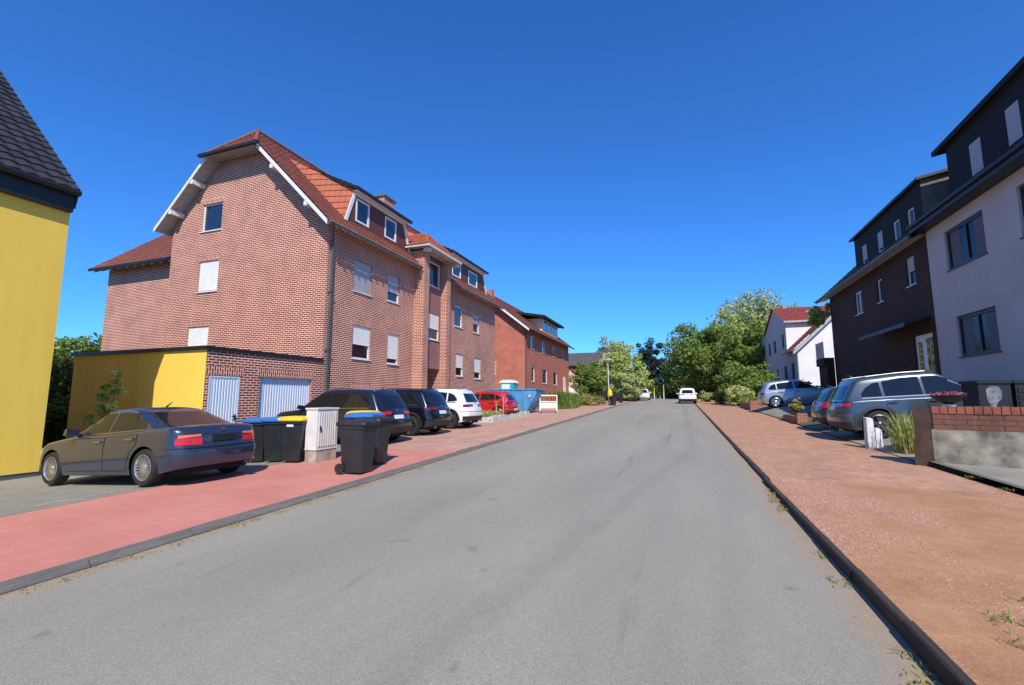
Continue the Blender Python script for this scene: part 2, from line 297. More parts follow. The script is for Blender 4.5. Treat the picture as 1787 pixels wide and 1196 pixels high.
def kerb(x0,x1,ys,hh,mat,ln=1.0,ch=.02,face=0):
    mb=MB(); y=ys[0]
    while y<ys[1]:
        h=hh(y+.5) if callable(hh) else hh
        e=min(y+ln,ys[1]); g=.006; j=rnd.uniform(-.006,.006); jx=rnd.uniform(-.006,.006)
        a,b=y+g,e-g; za,zb=gz(x0,a),gz(x0,b); X0,X1=x0+jx,x1+jx
        q=[(X0,-.15),(X0,h-(ch if face<0 else 0)+j),(X0+(ch if face<0 else 0),h+j),(X1-(ch if face>0 else 0),h+j),(X1,h-(ch if face>0 else 0)+j),(X1,-.15)]
        A=[(u,a,za+v) for u,v in q]; B=[(u,b,zb+v) for u,v in q]
        for i in range(len(q)-1): mb.add([A[i],A[i+1],B[i+1],B[i]])
        mb.add(A); mb.add(B); y=e
    return mb
struct('kerb',kerb(KX0-.01,KX0+.11,(-12,74),PH,M['g_kerb'],face=1,ch=.06),M['g_kerb'])
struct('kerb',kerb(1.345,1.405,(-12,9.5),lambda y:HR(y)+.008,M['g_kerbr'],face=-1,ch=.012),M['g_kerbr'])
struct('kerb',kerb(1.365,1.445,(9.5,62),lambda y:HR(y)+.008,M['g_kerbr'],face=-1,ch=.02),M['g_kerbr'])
sheet('pavement_left_near',[-8.45,KX0-.01],[-12,2]+fr(3,11,1),M['g_redwalk'],PH-.004)
sheet('pavement_left_far',[-8.45,KX0-.01],fr(11,74,9),M['g_paver_l'],PH-.004)
sheet('pavement_right_near',[1.40,4.72],[-12,2.5,4.5,7,9.3],M['g_gravel'],lambda y:HR(y)-.006)
sheet('pavement_right_far',[1.44,4.72],[9.3,10,20,40,60,74],M['g_paver'],lambda y:HR(y)-.006)
sheet('yard_left_near',[-18,-13.4,-10,-8.45],[-12,0]+fr(2,12,1),M['g_yard'],PH-.002)
sheet('yard_left',[-13.4,-10,-8.45],fr(12,32,4),M['g_paver_l'],PH-.006)
sheet('yard_left_far',[-13.4,-10,-8.45],[32,40,58,74],M['g_gutter'],PH-.008)
sheet('driveway_right',[4.72,5.4,6.2,8,9.8],[12.4,13.5,14.5,15.2,18,21.9],M['g_yard'],.07)
sheet('driveway_right_far',[4.72,5.4,6.2,8,9.8],[27.6,32,38.5],M['g_yard'],.09)
sheet('front_garden_bed',[4.72,5.4,6.2,8,9.8],[22,24,27.5],M['g_earth'],.09)
sheet('front_garden',[4.84,5.4,7,9.8],[-6,0,6,11,12.3],M['g_yard'],.13)
sheet('front_edging',[4.72,4.84],[-6,0,6,12.1],M['g_kerb'],.16)
mb=MB()
for i in range(7):
    y0=4.1+i*.62; mb.add([(-8.95,y0,gz(-8.95,y0)+PH+.003),(-8.87,y0,gz(-8.87,y0)+PH+.003),(-8.86,y0+.42,gz(-8.86,y0+.42)+PH+.003),(-8.94,y0+.42,gz(-8.94,y0+.42)+PH+.003)])
struct('parking_line',mb,M['concrete'])
# ---------------------------------------------------------------- walls, windows, roofs
def wall(mb,o,u,outer,holes=(),n=(0,0,1),depth=.1,m=0,mr=None):
    o,u,n=Vector(o),Vector(u),Vector(n); P=lambda q:o+u*q[0]+Z*q[1]
    hs=[[(a0,b0),(a1,b0),(a1,b1),(a0,b1)] for a0,a1,b0,b1 in holes]
    loops=[[Vector((p[0],p[1],0)) for p in outer]]+[[Vector((p[0],p[1],0)) for p in h] for h in hs]
    flat=[q for l in loops for q in l]
    for t in tessellate_polygon(loops):
        q=[flat[i] for i in t]; mb.add([P(x) for x in q],[(x[0],x[1]) for x in q],m)
    for h in hs:
        for i in range(4):
            a,b=h[i],h[(i+1)%4]; A,B=P(a),P(b); mb.add([A,B,B-n*depth,A-n*depth],None,m if mr is None else mr)
def window(par,o,u,n,a0,a1,b0,b1,depth=.1,shut=0,mull=0,fm='white',sill=True,curtain=False,name='window',sm='shutter',lintel=None,fw=.07,sillm='white'):
    o,u,n=Vector(o),Vector(u).normalized(),Vector(n); P=lambda a,b,d:o+u*a+Z*b-n*d
    mb=MB(); D=depth
    def bar(x0,x1,y0,y1,d0,d1,M_=mb): M_.obox(P(x0,y0,d1),u*(x1-x0),Z*(y1-y0),n*(d1-d0))
    e=.003
    bar(a0+e,a0+fw,b0+e,b1-e,D-.06,D); bar(a1-fw,a1-e,b0+e,b1-e,D-.06,D); bar(a0+fw,a1-fw,b0+e,b0+fw,D-.06,D); bar(a0+fw,a1-fw,b1-fw,b1-e,D-.06,D)
    if mull: 
        for k in range(1,mull+1): c=a0+(a1-a0)*k/(mull+1); bar(c-.045,c+.045,b0+fw,b1-fw,D-.058,D)
    f=mb.build(name,M[fm],par)
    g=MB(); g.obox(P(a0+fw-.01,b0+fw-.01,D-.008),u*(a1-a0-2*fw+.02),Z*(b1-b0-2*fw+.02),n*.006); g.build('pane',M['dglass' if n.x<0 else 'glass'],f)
    if curtain:
        k=10
        for side in (0,1):
            c=MB()
            w=(a1-a0)*.27; s0=a0+fw if side==0 else a1-fw-w
            for i in range(k):
                x0=s0+w*i/k; x1=s0+w*(i+1)/k; d0=D-.018; c.add([P(x0,b0+fw,d0-.001*(i%2)),P(x1,b0+fw,d0-.001*((i+1)%2)),P(x1,b1-fw,d0-.001*((i+1)%2)),P(x0,b1-fw,d0-.001*(i%2))])
            c.build('curtain',M['curtain'],f)
    if sill:
        s=MB(); s.obox(P(a0-.05,b0-.035,D-.005),u*(a1-a0+.1),Z*.034,n*(D+.045)); s.build('sill',M[sillm],f)
    if shut:
        s=MB(); h=(b1-b0)*shut; nn=max(2,int(h/.055)); yb=b1-h
        for i in range(nn):
            z0=yb+h*i/nn; z1=yb+h*(i+1)/nn; d=D-.075
            q=[(0,d+.012),(.2,d),(.8,d),(1,d+.012)]
            for (s0,d0),(s1,d1) in zip(q,q[1:]): s.add([P(a0+.02,z0+(z1-z0)*s0,d0),P(a1-.02,z0+(z1-z0)*s0,d0),P(a1-.02,z0+(z1-z0)*s1,d1),P(a0+.02,z0+(z1-z0)*s1,d1)])
        s.obox(P(a0+.02,yb-.03,D-.063),u*(a1-a0-.04),Z*.03,n*.02)
        s.build('shutter',M[sm],f)
    if lintel:
        l=MB(); x0,x1,y0,y1=a0-.12,a1+.12,b1,b1+.24; pr=.004
        q=[(x0,y0),(x1,y0),(x1,y1),(x0,y1)]; l.add([P(a,b,-pr) for a,b in q],[(b-.002,a) for a,b in q])
        for (a,b),(c,d) in zip(q,q[1:]+q[:1]): l.add([P(a,b,-pr),P(c,d,-pr),P(c,d,.001),P(a,b,.001)])
        l.build('lintel',M[lintel],par)
    return f
def tiled(name,par,o,u,v,Wd,Ln,mat,tw=.3,tl=.34,clip=None,amp=.022,under=True,sub=4):
    """pantile roof slope: o = lower corner, u along the eave, v up the slope"""
    o,u,v=Vector(o),Vector(u).normalized(),Vector(v).normalized(); n=u.cross(v).normalized()
    if n.z<0: n=-n
    mb=MB(); nu=int(round(Wd/tw)); nv=max(1,int(round(Ln/tl))); tw=Wd/nu; tl=Ln/nv
    prof=[amp*(.5+.5*math.cos(2*PI*(k/sub)))**.8 for k in range(sub+1)]
    for j in range(nv):
        for i in range(nu):
            r=rnd.uniform(-.003,.003)
            for k in range(sub):
                a=(i+k/sub)*tw; b=(i+(k+1)/sub)*tw; h0,h1=prof[k]+r,prof[k+1]+r
                p0=o+u*a+v*(j*tl)+n*(h0+.032); p1=o+u*b+v*(j*tl)+n*(h1+.032); p2=o+u*b+v*((j+1)*tl)+n*h1; p3=o+u*a+v*((j+1)*tl)+n*h0
                ua,ub=i+k/sub+.01,i+(k+1)/sub-.01; mb.add([p0,p1,p2,p3],[(ua,j+.05),(ub,j+.05),(ub,j+.95),(ua,j+.95)])
                mb.add([p0-n*.034,p1-n*.034,p1,p0],[(ua,j+.1),(ub,j+.1),(ub,j+.2),(ua,j+.2)])
    ob=mb.build(name,mat,par,clip=clip)
    return ob
# ================================================================= MAIN BRICK APARTMENT BUILDING
FX=-13.4; GY=14.6; RX,RZ=-18.6,14.42; SL=(RZ-8.78)/(RX+12.9); SL=abs(SL)
def rz(x): return RZ-SL*abs(x-RX)       # roof plane height
main=thing('apartment_building','large red brick apartment building with half hipped tiled roof and two wide dormers','building',(FX,24,gz(FX,24)))
YE=32.85; ZB=-.1
def rect(a): return a
mb=MB()
# street facade in two stretches with the stair tower between them
w1=[(16.25,17.5,6.43,7.86),(18.8,19.8,6.49,7.86),(16.35,17.6,3.43,4.92),(18.92,19.88,3.37,4.88)]
w3=[(26.0,27.15,6.30,7.66),(28.85,29.9,6.26,7.62),(26.3,27.35,3.10,4.56),(29.1,30.25,3.03,4.52)]
wb=[(16.4,17.65,.9,2.1),(18.95,19.9,.9,2.1)]
wall(mb,(FX,0,0),(0,1,0),[(GY,ZB),(21.2,ZB),(21.2,9.2),(GY,9.2)],w1,(1,0,0),.12)
wall(mb,(FX,0,0),(0,1,0),[(24.25,ZB),(YE,ZB),(YE,9.2),(24.25,9.2)],w3,(1,0,0),.12)
# near gable
gp=[(-22.9,ZB),(FX,ZB),(FX,rz(FX)-.16),(-17.25,12.9),(-19.95,12.9),(-22.9,rz(-22.9)-.16)]
wall(mb,(0,GY,0),(1,0,0),gp,[(-20.95,-19.66,9.47,10.82),(-20.9,-19.62,6.56,8.02),(-21.3,-19.95,3.55,4.95)],(0,-1,0),.12)
wall(mb,(0,YE,0),(1,0,0),[(-23,ZB),(FX,ZB),(FX,rz(FX)-.16),(RX,RZ-.2),(-23,rz(-23)-.16)],[],(0,1,0),.1)
wall(mb,(-22.9,0,0),(0,1,0),[(GY,ZB),(15.7,ZB),(15.7,9.9),(GY,9.9)],[],(-1,0,0),.1)
wall(mb,(-23,0,0),(0,1,0),[(15.7,ZB),(YE,ZB),(YE,9.9),(15.7,9.9)],[],(-1,0,0),.1)
mb.build('wall',M['brick'],main)
for i,(a0,a1,b0,b1) in enumerate(w1): window(main,(FX,0,0),(0,1,0),(1,0,0),a0,a1,b0,b1,.12,(.97,.62,.55,.8)[i],lintel='brick_l' if i>1 else None,sm='shutterg' if i<2 else 'shutter')
for i,(a0,a1,b0,b1) in enumerate(w3): window(main,(FX,0,0),(0,1,0),(1,0,0),a0,a1,b0,b1,.12,(0,.5,.6,.66)[i],lintel='brick_l' if i>1 else None,sm='shutterg' if i<2 else 'shutter')
window(main,(0,GY,0),(1,0,0),(0,-1,0),-20.95,-19.66,9.47,10.82,.12,0,lintel='brick_l')
window(main,(0,GY,0),(1,0,0),(0,-1,0),-20.9,-19.62,6.56,8.02,.12,.93,lintel='brick_l')
window(main,(0,GY,0),(1,0,0),(0,-1,0),-21.3,-19.95,3.55,4.95,.12,.97,lintel='brick_l')
for a0,a1,b0,b1 in wb:          # soldier courses above the basement lights behind the parked cars
    l=MB(); q=[(a0,b1),(a1,b1),(a1,b1+.26),(a0,b1+.26)]; l.add([(FX+.004,a,b) for a,b in q],[(b,a) for a,b in q]); l.build('lintel',M['brick_l'],main)
    window(main,(FX+.062,0,0),(0,1,0),(1,0,0),a0,a1,b0+.5,b1,.06,0,sill=False)
# stair tower
TX=-12.78; tr=-13.2; mb=MB()
mb.add([(FX,21.2,ZB),(TX,21.2,ZB),(TX,21.2,9.75),(FX,21.2,9.75)]); mb.add([(FX,24.25,ZB),(TX,24.25,ZB),(TX,24.25,9.75),(FX,24.25,9.75)])
for a,b in ((21.2,21.74),(23.8,24.25)): mb.add([(TX,a,ZB),(TX,b,ZB),(TX,b,9.75),(TX,a,9.75)])
for y in (21.74,23.8): mb.add([(TX,y,ZB),(tr,y,ZB),(tr,y,9.75),(TX,y,9.75)])
mb.add([(TX,21.74,9.65),(TX,23.8,9.65),(TX,23.8,9.75),(TX,21.74,9.75)])
mb.add([(-14.4,21.74,ZB),(-14.4,23.8,ZB),(-14.4,23.8,3.4),(-14.4,21.74,3.4)])
for y in (21.74,23.8): mb.add([(tr,y,ZB),(-14.4,y,ZB),(-14.4,y,3.4),(tr,y,3.4)])
for y in (21.2,24.25): mb.add([(FX,y,9.0),(-15.2,y,9.0),(-15.2,y,9.75),(FX,y,9.75)])
mb.build('stair_tower',M['brick'],main)
mb=MB(); hw=[(22.35,23.62,8.12,9.55),(22.35,23.62,5.02,6.48)]
wall(mb,(tr,0,0),(0,1,0),[(21.74,3.36),(23.8,3.36),(23.8,9.75),(21.74,9.75)],hw,(1,0,0),.08); mb.add([(tr,21.74,3.36),(tr,23.8,3.36),(-14.4,23.8,3.36),(-14.4,21.74,3.36)])
mb.build('stair_panel',M['brick_s'],main)
window(main,(tr,0,0),(0,1,0),(1,0,0),*hw[0],.08,0); window(main,(tr,0,0),(0,1,0),(1,0,0),*hw[1],.08,.55,mull=0)
mb=MB(); mb.box(-14.36,-14.3,22.1,23.2,.4,2.5); d=mb.build('entrance_door',M['white'],main); mb=MB(); mb.box(-14.297,-14.28,22.3,23.0,1.2,2.3); mb.build('pane',M['glass'],d)
mb=MB(); mb.box(-12.95,-12.72,23.25,23.78,.5,2.0); mb.build('letterbox_panel',M['white'],main)
# roof slopes
N0,N1=13.98,33.35; d1=Vector((RX+12.9,0,RZ-8.78)).normalized(); ln=math.hypot(RX+12.9,RZ-8.78)
HS=1.16; hipc=((RX,N0,12.93),Vector((0,-HS,1)))
tiled('roof',main,(-12.9,N0,8.78),(0,1,0),d1,21.1-N0,ln,M['tile'],clip=[hipc])
tiled('roof',main,(-12.9,24.3,8.78),(0,1,0),d1,N1-24.3,ln,M['tile'])
mm=Vector((-12.9,0,8.78))+d1*1.9; tiled('roof',main,(mm.x,21.1,mm.z),(0,1,0),d1,3.2,ln-1.9,M['tile'])
dl=Vector((RX+23.32,0,RZ-rz(-23.32)))
tiled('roof',main,(-23.32,N0,rz(-23.32)),(0,1,0),dl,N1-N0,dl.length,M['tile'],clip=[hipc],tw=.4,tl=.4,sub=2)
hx0,hx1=-20.35,-16.85; hz=12.93; yt=N0+(RZ-hz)/HS
kl=Vector((RX,yt,RZ))-Vector((RX,N0-.12,hz-.14))
def slopeclip(x,sgn):   # keep below the facade slope planes
    return ((RX,0,RZ+.02),Vector((sgn*SL,0,1)))
tiled('hip_roof',main,(hx0,N0-.12,hz-.14),(1,0,0),kl,hx1-hx0,kl.length+.1,M['tile'],clip=[slopeclip(0,1),slopeclip(0,-1)])
mb=MB(); mb.tube((RX,yt-.1,RZ+.03),(RX,N1,RZ+.03),.11,n=8)
for sx in (hx0+.25,hx1-.25): mb.tube((RX,yt,RZ+.03),(sx,N0,rz(sx)+.02),.09,n=6)
mb.build('ridge_tiles',M['tile'],main)
mb=MB(); mb.box(hx0-.05,hx1+.08,N0-.25,N0-.10,hz-.22,hz-.10); mb.build('hip_gutter',M['black'],main)
# roof underside and white bargeboards
mb=MB(); T=.14
def deck(x0,z0,x1,z1,y0,y1): mb.add([(x0,y0,z0-.03),(x0,y1,z0-.03),(x1,y1,z1-.03),(x1,y0,z1-.03)]); mb.add([(x0,y0,z0-T),(x0,y1,z0-T),(x1,y1,z1-T),(x1,y0,z1-T)])
kx0,kx1=-20.08,-17.12
deck(-12.92,rz(-12.92),kx1,rz(kx1),N0+.02,21.08); deck(-12.92,rz(-12.92),kx1,rz(kx1),24.32,N1); deck(mm.x,mm.z,kx1,rz(kx1),21.08,24.32); deck(-23.3,rz(-23.3),kx0,rz(kx0),N0+.02,N1); deck(kx0,rz(kx0),kx1,rz(kx1),N0+.02,GY)
deck(kx1,rz(kx1),RX,RZ,yt+.1,N1); deck(kx0,rz(kx0),RX,RZ,yt+.1,N1)
mb.build('soffit',M['soffit'],main)
mb=MB(); yb=N0-.03
def barge(x0,z0,x1,z1,w=.2):
    mb.prism([(x0,yb,z0-.04),(x1,yb,z1-.04),(x1,yb,z1-.04-w),(x0,yb,z0-.04-w)],(0,.04,0))
barge(-12.93,rz(-12.93)+.02,kx1,rz(kx1)+.02); barge(-23.32,rz(-23.32)+.02,kx0,rz(kx0)+.02); barge(kx0,rz(kx0)+.02,kx1,rz(kx1)+.02,.16)
for x in (-22.3,-21.0,-16.1,-14.1): z=rz(x)-.42; mb.box(x-.09,x+.09,yb+.02,GY,z,z+.2)
mb.build('bargeboard',M['whitew'],main)
# rafter feet and gutter along the street eave
for a,b,nm in ((14.2,21.05,15),(24.35,33.3,18)):
    mb=MB()
    for i in range(nm):
        y=a+(b-a)*(i+.5)/nm; x0=-12.86; z0=rz(-12.9)-.14; x1=FX-.02; z1=rz(x1)-.14
        mb.prism([(x0,y-.05,z0),(x1,y-.05,z1),(x1,y-.05,z1-.17),(x0+.1,y-.05,z0-.10),(x0,y-.05,z0-.04)],(0,.1,0))
    mb.build('rafter_feet',M['rafter'],main)
    mb=MB(); mb.tube((-12.82,a-.2,8.72),(-12.82,b,8.72),.055,n=8); mb.build('gutter',M['gutter'],main)
mb=MB(); mb.tube((-12.84,14.25,8.66),(-13.25,14.72,8.2),.05); mb.tube((-13.29,14.75,8.22),(-13.29,14.75,.1),.055); 
for z in (1.2,3.6,6): mb.box(-13.39,-13.22,14.68,14.82,z,z+.05)
mb.build('downpipe',M['pipe'],main)
# dormers (mansard-like, hipped cheeks, boarded front)
def dormer(y0,y1,t0,t1,X,zb,zt,wins,zl):
    mb=MB(); wall(mb,(X,0,0),(0,1,0),[(y0,zb),(y1,zb),(t1,zt),(t0,zt)],wins,(1,0,0),.06,0); f=mb.build('dormer_front',M['clad'],main)
    for w in wins: window(main,(X+.02,0,0),(0,1,0),(1,0,0),*w,.06,0,sill=False,fw=.09)
    # white corner boards
    mb=MB(); s=.09
    for (ya,yb_) in ((y0,t0),(y1,t1)): mb.hexa([(X,ya-s,zb),(X+.05,ya-s,zb),(X+.05,ya+s,zb),(X,ya+s,zb),(X,yb_-s,zt),(X+.05,yb_-s,zt),(X+.05,yb_+s,zt),(X,yb_+s,zt)])
    mb.box(X,X+.05,y0,y1,zb-.08,zb+.02); mb.build('dormer_trim',M['whitew'],main)
    # hipped tiled cheeks, low pitched tiled top, dark fascia
    ds=.49; zr0=zt+.16; xe=X+.3
    xm=((RZ+SL*RX)-(zr0+ds*xe))/(SL-ds)
    zm=RZ-SL*(xm-RX)
    for ya,yc,sg in ((y0,t0,1),(y1,t1,-1)):
        tri_plane('dormer_cheek',(X,ya,zb),(X,yc,zr0-.02),(xm,ya+.15*sg,zm+.05),M['tile_b'])
    v=Vector((xm-xe,0,zm-zr0)); tiled('dormer_roof',main,(xe,t0-.22,zr0),(0,1,0),v,t1-t0+.44,v.length+.2,M['tile_b'])
    mb=MB(); mb.box(xe+.0,xe+.09,t0-.3,t1+.3,zr0-.13,zr0+.01)
    for yc,sg in ((t0-.23,1),(t1+.23,-1)): mb.prism([(xe,yc,zr0-.12),(xe,yc,zr0+.0),(xm,yc,zm+.0),(xm,yc,zm-.1)],(0,.03*sg,0))
    mb.build('dormer_gutter',M['black'],main)
    mb=MB(); mb.add([(X,t0-.2,zt+.03),(xe,t0-.2,zt+.03),(xe,t1+.2,zt+.03),(X,t1+.2,zt+.03)]); mb.box(X+.003,X+.08,t0,t1,zt-.10,zt+.02); mb.build('dormer_soffit',M['whitew'],main)
def tri_plane(nm,A,B,C_,mat):
    A,B,C_=map(Vector,(A,B,C_)); n=(B-A).cross(C_-A).normalized()
    if n.z<0: n=-n
    v=(Z-n*n.z).normalized(); u=v.cross(n).normalized(); c=(A+B+C_)/3
    us=[(p-c).dot(u) for p in (A,B,C_)]; vs=[(p-c).dot(v) for p in (A,B,C_)]
    cl=[]
    for P,Q in ((A,B),(B,C_),(C_,A)):
        d=(Q-P).cross(n)
        if d.dot(c-P)>0: d=-d
        cl.append((P,d))
    return tiled(nm,main,c+u*min(us)+v*min(vs),u,v,max(us)-min(us),max(vs)-min(vs),mat,clip=cl,tw=.28)
dormer(15.95,21.15,16.5,20.5,-13.75,9.58,11.12,[(16.62,17.6,9.82,10.95),(18.85,19.85,9.82,10.92)],0)
dormer(25.3,31.9,26.0,31.2,-13.75,9.55,11.05,[(26.25,27.5,9.75,10.75),(28.7,30.2,9.7,10.72)],0)
# tower roof: hipped
mb=MB()
tz=9.95; ap=(-15.6,22.72,11.7)
c=[(-12.35,20.75,tz),(-12.35,24.7,tz),(-15.9,24.7,tz),(-15.9,20.75,tz)]
u=Vector((-12.35+15.9,0,0))
def tri_tiled(nm,A,B,Cp,mat):
    A,B,Cp=map(Vector,(A,B,Cp)); u=(B-A); uu=u.normalized(); v=(Cp-A)-uu*((Cp-A).dot(uu)); nrm=uu.cross(v).normalized()
    def edge(P,Q,inside):
        d=(Q-P).cross(nrm); 
        if d.dot(inside-P)>0: d=-d
        return (P,d)
    return tiled(nm,main,A,uu,v,u.length,v.length,mat,clip=[edge(A,Cp,B),edge(B,Cp,A)],tw=.25)
ap=Vector((-13.6,22.7,11.25)); apb=Vector((-16.2,22.7,11.25))
tri_tiled('tower_roof',(-12.35,20.75,tz),(-12.35,24.7,tz),ap,M['tile_b'])
for ys,sg in ((20.75,1),(24.7,-1)):
    A=Vector((-16.2,ys,tz)); v=Vector((0,(22.7-ys),11.25-tz)); P=Vector((-12.35,ys,tz)); e=ap-P; nrm=Vector((1,0,0)).cross(v); dd=e.cross(nrm)
    if dd.dot(A-P)>0: dd=-dd
    tiled('tower_roof',main,A,(1,0,0),v,-12.35+16.2,v.length,M['tile_b'],clip=[(P,dd)],tw=.25)
mb=MB(); mb.tube(ap,(-16.2,22.7,11.28),.08,n=6); mb.tube(ap,(-12.35,20.75,tz+.03),.07,n=6); mb.tube(ap,(-12.35,24.7,tz+.03),.07,n=6); mb.build('ridge_tiles',M['tile_b'],main)
mb=MB(); mb.box(-12.33,-12.27,20.75,24.7,tz-.12,tz+.0); mb.box(-15.2,-12.33,20.74,20.80,tz-.11,tz-.03); mb.box(-15.2,-12.33,24.65,24.71,tz-.11,tz-.03); mb.box(-15.2,-12.34,20.81,24.64,tz-.05,tz-.02)
for y in (21.0,24.3): mb.box(-12.76,-12.36,y,y+.16,tz-.35,tz-.18)
mb.build('tower_fascia',M['rafter'],main)
# chimney
mb=MB(); mb.box(-19.2,-18.2,24.8,26.0,13.6,15.25); mb.build('chimney',M['brick_l'],main); mb=MB(); mb.box(-19.3,-18.1,24.7,26.1,15.25,15.36)
for y in (25.1,25.6): mb.tube((-18.7,y,15.36),(-18.7,y,15.75),.05)
mb.build('chimney_cap',M['gutter'],main)
# balcony on the far gable
mb=MB(); 
for i in range(4): mb.box(-14.6,-13.75,33.9,33.96,3.55+i*.28,3.75+i*.28); mb.box(-13.76,-13.72,32.86,33.96,3.55+i*.28,3.75+i*.28)
mb.build('balcony_railing',M['white'],main); mb=MB(); mb.box(-14.6,-13.7,32.86,34.0,3.2,3.4); mb.build('balcony_slab',M['concrete'],main)
# rear wing
mb=MB(); WY=15.7; wz=8.72
wall(mb,(0,WY,0),(1,0,0),[(-29.6,ZB),(-22.9,ZB),(-22.9,8.95),(-29.6,8.95)],[(-24.15,-23.45,6.7,8.2),(-24.15,-23.45,3.7,5.1)],(0,-1,0),.12)
wall(mb,(-29.6,0,0),(0,1,0),[(WY,ZB),(23,ZB),(23,8.9),(19.4,12),(WY,8.95)],[],(-1,0,0),.1); mb.build('wing_wall',M['brick'],main)
for b0,b1 in ((6.7,8.2),(3.7,5.1)): window(main,(0,WY,0),(1,0,0),(0,-1,0),-24.15,-23.45,b0,b1,.12,.9,lintel='brick_l')
vv=Vector((0,3.9,3.45)); tiled('wing_roof',main,(-30.2,15.1,wz),(1,0,0),vv,8.2,vv.length,M['tile'])
mb=MB(); mb.add([(-30.15,15.14,wz-.1),(-22.9,15.14,wz-.1),(-22.9,19,wz+3.3),(-30.15,19,wz+3.3)]); mb.box(-30.2,-22.95,15.02,15.1,wz-.12,wz+.02)
for i in range(11):
    x=-29.9+i*.66; mb.prism([(x,15.16,wz-.08),(x,15.68,wz+.3),(x,15.68,wz+.12),(x,15.16,wz-.2)],(.1,0,0),1)
mb.build('wing_eaves',[M['black'],M['rafter']],main)
# ================================================================= GARAGE
gar=thing('garage','flat roofed garage with brick front, yellow side wall and dark roof edge','garage',(-16.5,12,gz(-13.4,12)))
GT=3.16; mb=MB()
gd=[(9.93,11.02,.1,2.40),(11.75,14.1,.1,2.41)]
wall(mb,(FX,0,0),(0,1,0),[(9.82,-.3),(GY-.004,-.3),(GY-.004,GT),(9.82,GT)],gd,(1,0,0),.1)
mb.build('front_wall',M['brick'],gar)
mb=MB()
for (a0,a1,b0,b1) in gd:
    x0,x1=a0-.1,a1+.1; q=[(x0,b1),(x1,b1),(x1,b1+.3),(x0,b1+.3)]; mb.add([(FX+.004,a,b) for a,b in q],[(b,a) for a,b in q])
mb.build('lintel',M['brick_l'],gar)
mb=MB(); mb.add([(-19.9,9.815,-.5),(FX-.002,9.815,-.5),(FX-.002,9.815,GT),(-19.9,9.815,GT)]); mb.add([(-19.9,9.815,-.5),(-19.9,14.6,-.5),(-19.9,14.6,GT),(-19.9,9.815,GT)]); mb.build('side_wall',M['yellow'],gar)
mb=MB(); mb.box(-20.0,FX+.06,9.74,GY-.004,GT,GT+.12); mb.build('roof_edge',M['black'],gar)
def ribdoor(name,y0,y1,z0,z1,x,par,rib=.09,fr_=.05):
    mb=MB(); mb.box(x-.04,x,y0,y0+fr_,z0,z1); mb.box(x-.04,x,y1-fr_,y1,z0,z1); mb.box(x-.04,x,y0+fr_,y1-fr_,z1-fr_,z1)
    y=y0+fr_; e=y1-fr_; n=int((e-y)/rib); w=(e-y)/n
    for i in range(n):
        a=y+i*w; q=[(a,x-.035),(a+w*.25,x-.035),(a+w*.4,x-.012),(a+w*.85,x-.012),(a+w,x-.035)]
        for (p,xp),(r,xr) in zip(q,q[1:]): mb.add([(xp,p,z0),(xr,r,z0),(xr,r,z1-fr_),(xp,p,z1-fr_)])
    return mb.build(name,M['garagedoor'],par)
d=ribdoor('side_door',9.95,11.0,.1,2.38,FX-.0,gar); mb=MB(); mb.box(FX,FX+.05,10.86,10.9,1.0,1.18); mb.box(FX+.03,FX+.05,10.76,10.9,1.1,1.13); mb.build('handle',M['black'],d)
ribdoor('garage_door',11.76,14.09,.1,2.40,FX-.085,gar,.11)
# ================================================================= YELLOW HOUSE
yh=thing('yellow_house','yellow rendered house with grey plinth and black tiled roof at left edge','house',(-14.0,2,gz(-13,2)))
yx,ycn=-14.0,6.48; mb=MB(); mb.add([(yx,-6,.02),(yx,ycn,.02),(yx,ycn,6.4),(yx,-6,6.4)]); mb.add([(yx,ycn,.02),(-23,ycn,.02),(-23,ycn,6.7),(-18.5,ycn,10.8),(yx,ycn,6.4)])
mb.build('wall',M['yellow'],yh)
mb=MB(); mb.box(-23,yx-.02,-6,ycn-.02,-.5,.02); mb.build('plinth',M['grey_s'],yh)
v=Vector((-4.9,0,4.72)); tiled('roof',yh,(yx+.22,-6,6.78),(0,1,0),v,6+ycn+.03,v.length,M['tile_k'],tw=.3,tl=.33,amp=.03)
mb=MB(); mb.box(yx-.02,yx+.14,-6,ycn-.01,6.24,6.74); mb.tube((yx+.24,-6,6.72),(yx+.24,ycn+.04,6.72),.08); mb.prism([(yx+.1,ycn+.004,6.35),(yx+.2,ycn+.004,6.76),(-18.8,ycn+.004,11.5),(-18.8,ycn+.004,11.1)],(0,.04,0)); mb.build('fascia',M['black'],yh)
# ================================================================= ORANGE BRICK HOUSE
oh=thing('brick_house','orange brick house with dark blue flat dormer behind the blue skip','house',(FX,49,gz(FX,49)))
oy0,oy1=40.3,58.2; mb=MB()
ow=[(42.1,43.2,6.45,7.75),(46.0,47.2,6.38,7.7),(50.2,51.4,6.38,7.6),(54.6,55.7,6.35,7.5),(42.3,43.35,3.28,4.72),(46.05,47.9,3.2,4.7),(50.4,52.2,3.16,4.6)]
wall(mb,(FX,0,0),(0,1,0),[(oy0,.3),(oy1,.3),(oy1,8.5),(oy0,8.5)],ow,(1,0,0),.12)
wall(mb,(0,oy0,0),(1,0,0),[(-24,.3),(FX,.3),(FX,8.5),(-19,12.9),(-24,8.8)],[],(0,-1,0),.1)
wall(mb,(0,oy1,0),(1,0,0),[(-24,.3),(FX,.3),(FX,8.5),(-19,12.9),(-24,8.8)],[],(0,1,0),.1); mb.build('wall',M['brick_o'],oh)
for i,w in enumerate(ow): window(oh,(FX,0,0),(0,1,0),(1,0,0),*w,.12,.35 if i in(1,2) else 0,curtain=(i>3),sm='shutterg')
